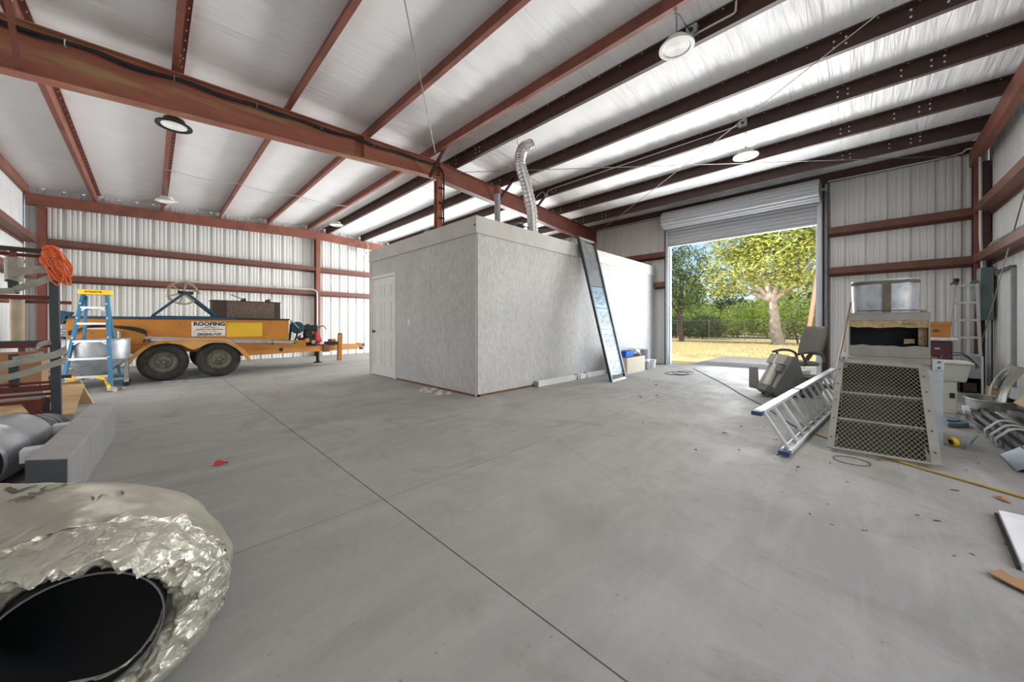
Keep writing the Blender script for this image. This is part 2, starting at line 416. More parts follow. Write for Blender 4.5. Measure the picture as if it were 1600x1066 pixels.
mb = MB(); mb.box(9.66, 9.675, FYc-.09, FYc+.09, 0, 3.74); mb.box(10.04, 10.055, FYc-.09, FYc+.09, 0, zr(10)); mb.box(9.675, 10.04, FYc-.005, FYc+.005, 0, zr(10)-.02)
mb.build('door_side_column', 'oxide', fr)
mb = MB(); mb.box(-1.94, -1.925, FYc-.09, FYc+.09, 0, 4.1); mb.box(-1.52, -1.505, FYc-.09, FYc+.09, 0, 3.6); mb.box(-1.925, -1.52, FYc-.005, FYc+.005, 0, 3.6); mb.build('far_column', 'oxide', fr)
for xc in (4.09,):
    mb = MB(); mb.box(xc-.055, xc+.055, FYc-.07, FYc-.06, 0, 4.05); mb.box(xc-.055, xc+.055, FYc+.06, FYc+.07, 0, 4.05); mb.box(xc-.004, xc+.004, FYc-.06, FYc+.06, 0, 4.05)
    mb.build('ridge_post', 'oxide_rust', fr)
def angle(parent, p, q, w=.045, name='flange_brace', m='oxide'):
    t = .006
    return MB().sweep([(0,0),(w,0),(w,t),(t,t),(t,w),(0,w)], p, q).build(name, m, parent)
for x in (-.95, 3.84, 5.69): angle(fr, (x, FYc-.62, zr(x)+.06), (x, FYc-.05, (3.645 if x < 0 else 4.02 if x < 5 else 3.97)), name='flange_brace', m='oxide' if x < 0 else 'oxide_dark')
angle(fr, (6.85, FYc-.62, zr(6.85)+.06), (6.85, FYc-.05, 3.9), m='oxide_dark')
# cable bundle clipped to the rafter web, then down the post
cb = thing('cable_bundle', 'black cable bundle clipped along the top of the rusty rafter', 'cable', (0, 5.98, 4.1))
pts = []; x = -1.9; k = 0
while x < 4.0:
    pts.append((x, FYc-.055-.015*math.sin(k*1.3), zr(x)-.075-.025*abs(math.sin(k*.9)))); x += .21; k += 1
MB().tube(spline(pts, 3), .024, 7).build('cable', 'black_cable', cb, smooth=60)
MB().tube(spline([(a, b-.02, c-.03+.012*math.sin(a*9)) for a, b, c in pts], 2), .012, 6).build('cable', 'black_cable', cb, smooth=60)
MB().tube(spline([(4.0, FYc-.08, zr(4)-.09), (4.14, FYc-.09, 4.2), (4.17, FYc-.08, 3.9), (4.155, FYc-.09, 3.5), (4.165, FYc-.08, 3.1), (4.155, FYc-.08, 2.70)], 5), .018, 6).build('drop_cable', 'black_cable', cb, smooth=60)
for z in (3.85, 3.55, 3.25, 2.95): MB().box(4.05, 4.18, FYc-.10, FYc-.072, z, z+.03).build('strap', 'black_cable', cb)
for i in range(2, len(pts)-1, 4):
    a, b, c = pts[i]; MB().tube([(a, b+.03, c+.03), (a, b-.028, c+.02), (a, b-.028, c-.04), (a, b+.03, c-.03)], .006, 5).build('clip', 'bolt' if i == 6 else 'steel_grey', cb)
# wind bracing rods under the purlins
def rodthing(label, p, q, r=.0065, m='rod', n=6, name='bracing_rod', sag=0.):
    p = Vector(p); q = Vector(q); pp = [p.lerp(q, i/12)-Vector((0,0,sag*math.sin(PI*i/12))) for i in range(13)]
    o = MB().tube(pp, r, n).build(name, m, None, loc=tuple(p), smooth=60)
    return tag(o, label, 'rod')
rodthing('thin bracing rod slanting past the round lamp nearest the roll-up door', (9.98, 6.0, 4.0), (4.2, -1.42, 4.33))
rodthing('thin bracing rod stretched level under the purlins above the roll-up door', (4.25, 6.0, 4.22), (9.95, -1.38, 4.05))
rodthing('thin hanging bracing rod running up from the ridge post', (4.02, 6.0, 4.27), (-1.9, -1.4, 4.1))
rodthing('steel bracing rod on the ribbed wall at the far right', (9.8, YF+.14, .75), (7.3, YF+.14, 3.05), .008)

# ------------------------------------------------------------------ roll-up door
door = struct('door_1', (10.0, 2.15, 0))
mat('curtain', srgb(196,199,203), .42, .15, .01, 1)
mat('guide', srgb(196,202,208), .4, .35, .05, 6)
cy0, cy1, cx, cz, cr = .555, 3.775, 9.80, 3.925, .215
nseg = 16*10; prof = []
vs = []; fs = []
for j, y in enumerate((cy0, cy1)):
    for i in range(nseg):
        a = 2*PI*i/nseg; r = cr-.012+.030*abs(math.sin(8*a)); vs.append((cx+r*math.cos(a), y, cz+r*math.sin(a)))
fs = [(i, (i+1) % nseg, nseg+(i+1) % nseg, nseg+i) for i in range(nseg)]+[tuple(range(nseg)), tuple(range(nseg, 2*nseg))[::-1]]
MB().add(vs, fs).build('coil', 'curtain', door, smooth=35)
vs = []; nz_ = 70
for i in range(nz_+1):
    z = 3.27+(3.92-3.27)*i/nz_; x = 10.02-.030*abs(math.sin(PI*(z-3.3)/.092))
    for y in (cy0+.03, cy1-.03): vs.append((x, y, z))
MB().add(vs, [(2*i, 2*i+1, 2*i+3, 2*i+2) for i in range(nz_)]).build('curtain', 'curtain', door, smooth=35)
MB().box(9.985, 10.035, cy0+.02, cy1-.02, 3.245, 3.285).build('bottom_bar', 'guide', door, bevel=.005)
for s, y in ((1, cy0), (-1, cy1)):
    # guide: a folded channel
    mb = MB(); mb.box(9.965, 10.14, y-.012*s-.0, y+.0, 0, 3.78) if s > 0 else mb.box(9.965, 10.14, y, y+.012, 0, 3.78)
    mb.box(9.965, 9.977, min(y, y+.055*s), max(y, y+.055*s), 0, 3.7); mb.box(10.04, 10.052, min(y, y+.055*s), max(y, y+.055*s), 0, 3.7)
    mb.build('guide', 'guide', door)
    MB().box(10.052, 10.15, min(y+.012*s, y+.08*s), max(y+.012*s, y+.08*s), 0, 3.5).build('jamb', 'guide', door)
    mb = MB(); mb.box(9.66, 10.06, min(y-.012*s, y-.02*s), max(y-.012*s, y-.02*s), 3.70, 4.08); mb.build('coil_bracket', 'steel_grey', door)
    MB().cyl((cx, y-.10*s, cz), (cx, y+.03*s, cz), .03, 12).build('axle', 'steel_grey', door, smooth=40)
MB().box(10.08, 10.13, DY0-.13, DY0-.03, 0, 4.12).build('jamb', 'oxide_dark', door)
MB().box(10.08, 10.13, DY1+.02, DY1+.10, 0, 4.12).build('jamb', 'oxide_dark', door)
# chain hoist on the right guide
MB().cyl((9.90, .44, 3.98), (9.90, .475, 3.98), .085, 20).build('chain_wheel', 'galv', door, smooth=40)
mb = MB()
for yy in (.445, .47):
    for xx in (9.82, 9.98):
        z = 3.97
        while z > 1.05:
            mb.tube([(xx, yy-.004, z), (xx, yy+.004, z-.015), (xx, yy-.004, z-.03)], .004, 4); z -= .034
tag(mb.build('hand_chain', 'galv', door), kind='stuff')
# conduit along the eave and down to the panel
cn = thing('conduit', 'pale conduit along the eave beside the roll-up door, dropping at the corner post', 'conduit', (9.95, -1.3, 1.9))
MB().tube(spline([(10.0, .44, 4.13), (10.0, -.5, 4.12), (9.99, -1.25, 4.12), (9.95, -1.36, 4.16), (9.86, -1.42, 4.14)], 4), .013, 8).build('run', 'white_conduit', cn, smooth=60)
MB().tube([(9.70, -1.40, 4.21), (9.68, -1.435, 4.22), (9.66, -1.47, 4.16), (9.66, -1.475, 3.2), (9.67, -1.475, 2.6), (9.70, -1.49, 2.3), (9.70, -1.50, 2.05)], .019, 8).build('drop', 'white_conduit', cn, smooth=60)
MB().tube(spline([(9.72, -1.53, 2.05), (9.71, -1.535, 2.25), (9.5, -1.56, 2.42), (8.8, -1.575, 2.43), (7.5, -1.575, 2.43)], 4), .014, 8).build('branch', 'white_conduit', cn, smooth=60)
MB().tube([(10.03, 5.96, 4.13), (10.02, 5.6, 4.13), (10.01, 4.2, 4.13), (10.01, 3.95, 4.13)], .012, 8).build('run', 'white_conduit', cn, smooth=60)
# ------------------------------------------------------------------ lettering helper (built-in font turned into mesh)
def lettering(name, text, m, parent, M, size, depth=.0015, sx=1., bold=0.):
    cu = bpy.data.curves.new('t', 'FONT'); cu.body = text; cu.size = size; cu.extrude = depth; cu.align_x = 'CENTER'; cu.align_y = 'CENTER'; cu.resolution_u = 3; cu.offset = bold
    to = bpy.data.objects.new('t', cu); COL.objects.link(to); bpy.context.view_layer.update()
    me = bpy.data.meshes.new_from_object(to.evaluated_get(bpy.context.evaluated_depsgraph_get())); bpy.data.objects.remove(to)
    me.transform(Matrix.Diagonal((sx,1,1,1))); me.transform(world_of(parent).inverted() @ M); me.materials.clear(); me.materials.append(MATS[m] if isinstance(m, str) else m)
    o = bpy.data.objects.new(name, me); COL.objects.link(o); o.parent = parent; return o
def wall_M(x, y, z, face):
    """letters standing upright on a surface facing -Y, -X ..."""
    if face == '-y': return TR(x,y,z) @ Matrix.Rotation(R(90), 4, 'X')
    if face == '-x': return TR(x,y,z) @ RZ(R(-90)) @ Matrix.Rotation(R(90), 4, 'X')
# ------------------------------------------------------------------ the board room
def osb(name, col, lt, dk):
    m = bpy.data.materials.new(name); m.use_nodes = True; n = m.node_tree.nodes; L = m.node_tree.links; b = n['Principled BSDF']; b.inputs['Roughness'].default_value = .62; b.inputs['Specular IOR Level'].default_value = .3
    tc = n.new('ShaderNodeTexCoord'); mp = n.new('ShaderNodeMapping'); mp.inputs['Scale'].default_value = (18,18,9); L.new(tc.outputs['Object'], mp.inputs[0])
    nz = n.new('ShaderNodeTexNoise'); nz.inputs['Scale'].default_value = 1.1; nz.inputs['Detail'].default_value = 2; L.new(mp.outputs[0], nz.inputs['Vector'])
    ad = n.new('ShaderNodeVectorMath'); ad.operation = 'ADD'; L.new(mp.outputs[0], ad.inputs[0]); L.new(nz.outputs['Color'], ad.inputs[1])
    vo = n.new('ShaderNodeTexVoronoi'); vo.inputs['Scale'].default_value = 1.6; L.new(ad.outputs[0], vo.inputs['Vector'])
    rp = n.new('ShaderNodeValToRGB'); e = rp.color_ramp.elements; e[0].position = .1; e[0].color = (*dk,1); e[1].position = .9; e[1].color = (*lt,1); x = e.new(.5); x.color = (*col,1)
    sp = n.new('ShaderNodeSeparateColor'); L.new(vo.outputs['Color'], sp.inputs[0]); L.new(sp.outputs[0], rp.inputs[0])
    n3 = n.new('ShaderNodeTexNoise'); n3.inputs['Scale'].default_value = 1.3; n3.inputs['Detail'].default_value = 5; L.new(tc.outputs['Object'], n3.inputs['Vector'])
    mr = n.new('ShaderNodeMapRange'); mr.inputs[1].default_value = .35; mr.inputs[2].default_value = .7; mr.inputs[3].default_value = .93; mr.inputs[4].default_value = 1.05; L.new(n3.outputs[0], mr.inputs[0])
    mx = n.new('ShaderNodeMix'); mx.data_type = 'RGBA'; mx.blend_type = 'MULTIPLY'; mx.inputs[0].default_value = 1; L.new(rp.outputs[0], mx.inputs[6]); L.new(mr.outputs[0], mx.inputs[7]); L.new(mx.outputs[2], b.inputs['Base Color'])
    bp = n.new('ShaderNodeBump'); bp.inputs['Strength'].default_value = .5; bp.inputs['Distance'].default_value = .004; L.new(sp.outputs[1], bp.inputs['Height']); L.new(bp.outputs[0], b.inputs['Normal'])
    MATS[name] = m
osb('flake_board', srgb(184,184,183), srgb(190,190,189), srgb(176,176,175))
mat('fascia', srgb(184,183,179), .6, 0, .05, 3, srgb(172,170,163), 2, .5, .75, bump=.1)
mat('sill_wood', srgb(118,84,52), .8, 0, .2, 10)
mat('door_white', srgb(216,216,213), .45, 0, .02, 3)
mat('hinge', srgb(70,70,70), .4, .6)
RX0, RX1, RY0, RY1 = 3.455, 10.07, 4.129, 7.834
room = thing('partition_room', 'grey flake-board room with a white door, standing free in the middle of the hall', 'room', (RX0, RY0, 0))
th = .02; zb0, zb1 = .035, 2.50
ys = [RY0, 5.393, 6.624]
for a, b in ((RY0, 5.391), (5.396, 6.622)): MB().box(RX0, RX0+th, a, b, zb0, zb1).build('wall_board', 'flake_board', room)
MB().box(RX0, RX0+th, 6.626, 7.80, 2.175, zb1).build('wall_board', 'flake_board', room)
MB().box(RX0, RX0+th, 6.626, 6.67, zb0, 2.172).build('wall_board', 'flake_board', room)
x = RX0+.002
while x < RX1-.01:
    e = min(x+1.2192, RX1); MB().box(x+.0008, e-.0008, RY0, RY0+th, zb0, zb1).build('wall_board', 'flake_board', room); x = e
MB().box(RX1-th, RX1, RY0+th, RY1, zb0, zb1).build('wall_board', 'flake_board', room)
MB().box(RX0, RX1, RY1-th, RY1, zb0, zb1).build('wall_board', 'flake_board', room)
MB().box(RX0+th, RX1-th, RY0+th, RY1-th, 2.60, 2.64).build('roof_deck', 'sill_wood', room)
MB().box(RX0+.012, RX0+.08, RY0+.012, 6.66, 0, .035).build('sill', 'sill_wood', room); MB().box(RX0+.012, RX1, RY0+.012, RY0+.08, 0, .035).build('sill', 'sill_wood', room)
MB().box(RX0-.03, RX0+.01, RY0-.03, RY1+.02, 2.497, 2.758).build('fascia_board', 'fascia', room, bevel=.003)
MB().box(RX0+.012, RX1+.03, RY0-.03, RY0+.01, 2.495, 2.76).build('fascia_board', 'fascia', room, bevel=.003)
MB().box(RX1-.01, RX1+.03, RY0+.012, RY1+.02, 2.495, 2.758).build('fascia_board', 'fascia', room)
MB().box(RX0, RX1, RY1, RY1+.03, 2.495, 2.758).build('fascia_board', 'fascia', room)
MB().box(RX0-.012, RX0-.002, RY0-.012, RY0+.03, .01, 2.49).build('corner_strip', 'fascia', room); MB().box(RX0-.015, RX0+.02, RY1-.045, RY1+.02, .0, 2.49).build('corner_strip', 'fascia', room)
# white six-panel door
MB().box(RX0-.016, RX0+.02, 6.67, 6.722, 0, 2.17).build('casing', 'door_white', room, bevel=.003); MB().box(RX0-.016, RX0+.02, 7.72, 7.775, 0, 2.17).build('casing', 'door_white', room, bevel=.003)
MB().box(RX0-.016, RX0+.02, 6.723, 7.719, 2.11, 2.17).build('casing', 'door_white', room, bevel=.003)
dr = MB().box(RX0+.004, RX0+.04, 6.728, 7.714, .012, 2.105).build('door', 'door_white', room); tag(dr, 'white six-panel door with dark knob')
pw = (7.714-6.728)/2
for k in range(2):
    y0 = 6.728+.11+k*(pw-.045); y1 = y0+pw-.155
    for z0, z1 in ((1.70, 1.95), (.98, 1.58), (.22, .80)):
        mb = MB()   # moulded panel: raised rim and inset field
        for (a0,a1,b0,b1) in ((y0,y1,z0,z0+.02),(y0,y1,z1-.02,z1),(y0,y0+.02,z0+.02,z1-.02),(y1-.02,y1,z0+.02,z1-.02)): mb.box(RX0-.006, RX0+.004, a0, a1, b0, b1)
        mb.box(RX0-.002, RX0+.004, y0+.045, y1-.045, z0+.045, z1-.045)
        mb.build('moulded_panel', 'door_white', dr)
for z in (.42, 1.16, 1.85): MB().box(RX0-.006, RX0+.006, 6.714, 6.735, z-.05, z+.05).build('hinge', 'hinge', dr)
MB().lathe([(0,-.055),(.02,-.055),(.03,-.045),(.03,-.03),(.012,-.02),(.012,-.006),(.028,-.004),(.028,0)], 14, TR(RX0+.004,7.62,.96) @ Matrix.Rotation(R(90),4,'Y')).build('knob', 'hinge', dr, smooth=40)
sw = MB().box(RX0-.007, RX0, 6.10, 6.175, 1.09, 1.21).build('light_switch', 'door_white', room, bevel=.002)
MB().box(RX0-.014, RX0-.007, 6.13, 6.145, 1.14, 1.165).build('toggle', 'door_white', sw)
MB().box(RX0-.035, RX0-.028, RY0-.01, RY0+.02, 2.60, 2.63).build('bracket', 'hinge', room)
# swept-up debris at the foot of the boards
mat('debris', srgb(176,172,162), .9, 0, .2, 20)
random.seed(3); mb = MB()
for k, (dx, dy) in enumerate(((.0,.0),(-.12,.15),(.05,.25),(-.1,-.12),(-.05,.38),(-.16,.3),(.02,-.2))):
    s = .05+.04*random.random(); mb.lathe([(0,-.022),(s,-.02),(s*.8,.01),(0,.024)], 6, TR(RX0-.17+dx, 4.85+dy, .022) @ RZ(k))
tag(mb.build('debris_heap', 'debris', None, loc=(RX0-.17,4.85,0)), 'little heap of swept-up pale debris at the foot of the board room', 'debris', None, 'stuff')
# ------------------------------------------------------------------ ducts on and above the board room
mat('foil_duct', srgb(206,208,210), .32, .75, .06, 30, rvar=.06)
mat('dark_inside', srgb(26,26,27), .8)
fx = thing('flexible_duct', 'bent silver flexible duct rising from the board room roof to the purlins', 'duct', (5.0, 4.33, 2.64))
ctr = spline([(5.0,4.33,2.645),(4.99,4.33,2.9),(4.93,4.31,3.25),(4.77,4.30,3.64),(4.61,4.29,3.95),(4.59,4.27,4.12),(4.66,4.25,4.27),(4.80,4.22,4.36)], 16)
rad = [.098+.007*math.sin(i*2.2) for i in range(len(ctr))]
MB().tube(ctr, rad, 20, caps=False).build('hose', 'foil_duct', fx, smooth=70, fixn=True)
d = (ctr[-1]-ctr[-2]).normalized()
MB().cyl(ctr[-1]-d*.12, ctr[-1]-d*.1, .09, 20).build('opening', 'dark_inside', fx)
MB().lathe([(.13,0),(.13,.012),(.105,.02),(.105,.10)], 20, TR(5.0,4.33,2.645)).build('collar', 'galv', fx, smooth=40)
MB().tube([(4.45,4.27,4.52),(4.50,4.26,4.30),(4.57,4.25,4.16),(4.70,4.24,4.14)], .005, 5).build('hanger_wire', 'rod', fx)
vp = thing('vent_pipe', 'short pale vent pipe on the board room roof below the rafter', 'pipe', (4.90, 5.2, 2.64))
MB().lathe([(.10,0),(.10,.01),(.062,.03),(.06,1.18)], 16, TR(4.90,5.2,2.645)).build('pipe', 'galv', vp, smooth=40)
MB().lathe([(.075,1.1),(.08,1.2),(.05,1.27),(0,1.28)], 16, TR(4.90,5.2,2.645)).build('cap', 'oxide', vp, smooth=40)
def elbow(label, loc, rz, r=.13):
    t = thing('duct_elbow', label, 'duct', loc, rz)
    n = 10; pts = [(.25*math.sin(a), 0, r+.02+.0*a+ .22*(1-math.cos(a))) for a in [k/n*1.2 for k in range(n+1)]]
    MB().tube([(-.3,0,r+.02)]+pts, r, 18, caps=False).build('body', 'galv', t, smooth=40, local=True)
    MB().tube([(-.31,0,r+.02),(-.28,0,r+.02)], r+.012, 18, caps=False).build('rim', 'galv', t, smooth=40, local=True)
elbow('galvanised duct elbow lying on the board room roof beside the vent pipe', (5.1, 4.62, 2.64), R(20), .17)
elbow('galvanised duct elbow lying on the board room roof behind the flexible duct', (5.75, 4.75, 2.64), R(160), .14)
elbow('small grey duct elbow on the board room roof near the ridge post', (3.75, 5.75, 2.64), R(80), .10)

# ------------------------------------------------------------------ louvred heater panel leaning on the board room
mat('dark_frame', srgb(52,60,66), .45, .3, .1)
mat('louver_sheet', srgb(112,134,150), .4, .25, .06, 3)
mat('old_mesh', srgb(128,126,118), .6, .2, .15, 10)
hp = thing('louvred_panel', 'tall dark-framed louvred panel leaning against the board room', 'panel', (6.5, 3.39, 0))
B0, B1 = Vector((6.16,3.36,.02)), Vector((6.80,3.40,.02)); T0, T1 = Vector((6.085,4.055,2.875)), Vector((6.67,4.055,2.865))
ax = (B1-B0).normalized(); upv = (T0-B0).normalized(); nn = ax.cross(upv).normalized()
if nn.y > 0: nn = -nn
def gp(s, t, d=0.): return B0.lerp(B1, s).lerp(T0.lerp(T1, s), t)+nn*d
for s in (0, 1): MB().bar(gp(s,0), gp(s,1), .05, .05, up=nn).build('side_rail', 'dark_frame', hp)
MB().bar(gp(0,.0), gp(1,.0), .05, .045, up=nn).build('bottom_rail', 'steel_grey', hp); MB().bar(gp(0,1), gp(1,1), .04, .04, up=nn).build('top_rail', 'steel_grey', hp)
mb = MB(); mb.hexa([gp(.03,.03,-.012),gp(.97,.03,-.012),gp(.97,.66,-.012),gp(.03,.66,-.012),gp(.03,.03,-.004),gp(.97,.03,-.004),gp(.97,.66,-.004),gp(.03,.66,-.004)]); mb.build('sheet', 'louver_sheet', hp)
mb = MB(); mb.hexa([gp(.03,.66,-.012),gp(.97,.66,-.012),gp(.97,.98,-.012),gp(.03,.98,-.012),gp(.03,.66,-.004),gp(.97,.66,-.004),gp(.97,.98,-.004),gp(.03,.98,-.004)]); mb.build('upper_sheet', 'old_mesh', hp)
mb = MB()
for k in range(60):
    t = .035+k*.0104
    a, b = gp(.05,t,.004), gp(.95,t,.004); mb.bar(a, b, .006, .012, up=nn)
tag(mb.build('louvers', 'louver_sheet', hp), kind='stuff')
for t in (.20,.35,.50,.655): MB().bar(gp(.03,t,.008), gp(.97,t,.008), .010, .012, up=nn).build('cross_bar', 'dark_frame', hp)
mb = MB()
for t0 in (.05,.225,.375,.525):
    for r_ in range(7):
        for c_ in range(5):
            if (r_*3+c_*5) % 4 == 0: continue
            s = .30+c_*.12; t = t0+r_*.014; mb.bar(gp(s,t,.008), gp(s,t+.008,.008), .012, .006, up=nn)
tag(mb.build('slots', 'dark_frame', hp), kind='stuff')
mb = MB()
for k in range(46):
    a = k/46
    for sg in (1,-1):
        s0, s1 = (.04, .96); t0 = .67+.30*a; t1 = t0+sg*.11
        if t1 > .975: s1 = s0+(s1-s0)*(.975-t0)/(t1-t0); t1 = .975
        if t1 < .665: s1 = s0+(s1-s0)*(.665-t0)/(t1-t0); t1 = .665
        mb.bar(gp(s0,t0,.004), gp(s1,t1,.004), .004, .004, up=nn)
tag(mb.build('wire_mesh', 'galv', hp), kind='stuff')
MB().tube(spline([gp(.1,.035,.03),gp(.4,.028,.05),gp(.7,.033,.05),gp(.97,.045,.03)],4), .008, 6).build('cable', 'black_cable', hp)

# ------------------------------------------------------------------ white gutter length, carton, tray and scraps by the board room
mat('gutter_white', srgb(226,226,226), .4, 0, .03)
gt = thing('gutter_length', 'white metal gutter length lying along the foot of the board room', 'gutter', (4.75, 4.05, 0))
t_ = .004; pr_ = [(0,0),(.06,0),(.075,.10),(.075-t_,.10),(.06-t_,t_),(t_,t_),(t_,.10),(0,.10)]
MB().sweep(pr_, (4.74,4.085,0), (6.05,4.085,0)).build('trough', 'gutter_white', gt); MB().sweep(pr_, (6.10,4.08,0), (7.08,4.06,0)).build('trough', 'gutter_white', gt)
for x in (5.98, 6.32, 4.74): MB().box(x, x+.03, 4.00, 4.088, 0, .106).build('joint_clip', 'steel_grey', gt)
mat('carton_pale', srgb(206,196,180), .8, 0, .04, 4); mat('carton_brown', srgb(160,124,86), .85, 0, .08, 5)
bx = thing('carton', 'pale carton with a blue tray on it, beside the louvred panel', 'box', (7.88, 3.84, 0))
mb = MB(); X0,X1,Y0,Y1,H = 7.42,8.34,3.66,4.0,.36
for a in ((X0,X1,Y0,Y0+.006),(X0,X1,Y1-.006,Y1),(X0,X0+.006,Y0+.006,Y1-.006),(X1-.006,X1,Y0+.006,Y1-.006)): mb.box(*a, 0, H)
mb.box(X0+.006,X1-.006,Y0+.006,Y1-.006,0,.006); mb.build('body', 'carton_pale', bx)
MB().box(X0+.006,X1-.006,Y0+.006,Y1-.006,H-.05,H-.045).build('contents', 'carton_brown', bx)
for a, b, c in (((X0,Y0,H),(X1,Y0,H),(0,-.02,-.12)),): pass
mat('blue_plastic', srgb(28,110,214), .4)
tr_ = thing('plastic_tray', 'bright blue plastic tray resting on the pale carton', 'tray', (7.62, 3.84, .36))
mb = MB(); z0, z1 = .362, .50
lo = [(7.47,3.72),(7.80,3.72),(7.80,3.95),(7.47,3.95)]; hi = [(7.42,3.68),(7.86,3.68),(7.86,3.99),(7.42,3.99)]
vs = [(*p,z0) for p in lo]+[(*p,z1) for p in hi]+[(p[0]*.97+7.64*.03,p[1]*.97+3.835*.03,z1) for p in hi]+[(p[0]*.97+7.64*.03,p[1]*.97+3.835*.03,z0+.006) for p in lo]
fs = [(3,2,1,0)]+[(i,(i+1)%4,4+(i+1)%4,4+i) for i in range(4)]+[(4+i,4+(i+1)%4,8+(i+1)%4,8+i) for i in range(4)]+[(8+i,8+(i+1)%4,12+(i+1)%4,12+i) for i in range(4)]+[(12,13,14,15)]
mb.add(vs, fs); mb.build('bowl', 'blue_plastic', tr_, bevel=.004)
MB().tube([(7.42,3.70,.50),(7.40,3.68,.50),(7.40,3.98,.50),(7.42,3.97,.50)], .008, 6).build('handle', 'blue_plastic', tr_)
def crumple(name, label, cat, loc, r, m, seed=0, flat=.5, group=None, n=18):
    t = MB(); vs = []
    def fn(u, v):
        a = 2*PI*u; b = PI*(v-.5); p = Vector((math.cos(a)*math.cos(b), math.sin(a)*math.cos(b), math.sin(b)))
        k = 1+.45*noise.noise(p*1.9+Vector((seed*3.3,seed,0)))+.25*noise.noise(p*4.3+Vector((seed,9,0)))
        p = p*r*k; return (loc[0]+p.x, loc[1]+p.y, loc[2]+max(0, p.z*flat+r*flat*.8))
    t.grid(fn, n, n//2); o = t.build(name, m, None, loc=loc, smooth=35); return tag(o, label, cat, group)
crumple('foil_scrap', 'crumpled silver foil heaped on the pale carton behind the blue tray', 'foil', (8.08,3.83,.36), .16, 'foil_duct', 4, .6)
mat('insul_grey', srgb(142,144,150), .8, 0, .25, 25)
rl = thing('insulation_roll', 'small grey insulation roll standing behind the pale carton', 'roll', (8.75, 3.86, 0))
MB().lathe([(.02,0),(.17,0),(.18,.02),(.18,.47),(.17,.49),(.05,.49),(.04,.45)], 24, TR(8.62,3.86,0)).build('roll', 'insul_grey', rl, smooth=40); MB().lathe([(.184,.2),(.186,.21),(.186,.25),(.184,.26)], 24, TR(8.62,3.86,0)).build('band', 'gutter_white', rl, smooth=40)
cp = thing('plastic_cup', 'white plastic cup standing on the floor by the end of the board room', 'cup', (9.2, 3.85, 0))
MB().lathe([(0,0),(.07,0),(.095,.20),(.105,.205),(.10,.21),(.088,.195),(.065,.01),(0,.01)], 18, TR(9.05,3.78,0)).build('cup', 'gutter_white', cp, smooth=40)
MB().tube([(9.05+.1*math.cos(a*PI/8),3.78+.1*math.sin(a*PI/8),.2) for a in range(16)], .006, 5, closed=True).build('rim', 'gutter_white', cp)
# ------------------------------------------------------------------ roofing trailer
mat('trailer_orange', srgb(192,126,44), .55, 0, .10, 3, srgb(168,108,44), 2.2, .55, .75)
mat('trailer_yellow', srgb(226,184,36), .5, 0, .06, 3)
mat('fender_tan', srgb(206,152,86), .55, 0, .12, 4, srgb(150,104,60), 3, .58, .75)
mat('machine_blue', srgb(22,68,90), .5, .1, .12, 5, srgb(20,60,84), 3, .5, .75)
mat('tyre', srgb(54,54,50), .85, 0, .12, 8, srgb(84,82,74), 4, .5, .75)
mat('rim_grey', srgb(120,116,104), .6, .3, .12, 8, srgb(86,80,70), 6, .5, .7)
mat('engine_black', srgb(40,42,40), .5, .2, .15, 9); mat('engine_red', srgb(186,48,44), .5, 0, .1)
mat('sign_white', srgb(226,224,216), .5); mat('ink', srgb(28,28,28), .6)
mat('tan_belt', srgb(176,164,140), .8, 0, .12, 12)
tl = thing('roofing_trailer', 'yellow-orange twin-axle roofing trailer with a white ROOFING sign', 'trailer', (1.0, 10.8, 0))
SY, EY = 10.0, 11.6
MB().box(-1.05, 2.37, SY, SY+.03, .72, 1.213).build('side_panel', 'trailer_orange', tl, bevel=.004)
MB().box(-1.05, 2.37, EY-.03, EY, .72, 1.213).build('side_panel', 'trailer_orange', tl); MB().box(-1.05, -1.02, SY+.03, EY-.03, .72, 1.213).build('end_panel', 'trailer_orange', tl); MB().box(2.34, 2.37, SY+.03, EY-.03, .72, 1.213).build('end_panel', 'engine_black', tl)
MB().box(-1.02, 2.34, SY+.03, EY-.03, .72, .76).build('deck', 'oxide_dark', tl)
MB().box(1.17, 1.83, SY-.006, SY, .83, 1.145).build('yellow_plate', 'trailer_yellow', tl)
for y in (SY-.02, EY-.03):
    MB().box(-1.07, 1.35, y, y+.05, 1.213, 1.262).build('top_rail', 'machine_blue', tl, bevel=.004); MB().box(1.352, 2.39, y, y+.05, 1.213, 1.25).build('top_rail', 'engine_black', tl, bevel=.004)
for y in (SY-.01, EY-.05): MB().box(-.95, 2.75, y, y+.06, .54, .715).build('chassis_rail', 'trailer_orange', tl)
# converging tongue
for y, s in ((SY-.01, 1), (EY+.01, -1)): MB().bar((1.4, y, .475), (4.35, 10.8-s*.04, .455), .06, .155).build('tongue_beam', 'trailer_orange', tl)
MB().box(2.40, 3.25, 10.25, 11.35, .555, .575).build('engine_deck', 'oxide_dark', tl)
MB().box(3.30, 3.45, 10.42, 10.50, .36, .58).build('clamp', 'oxide', tl)
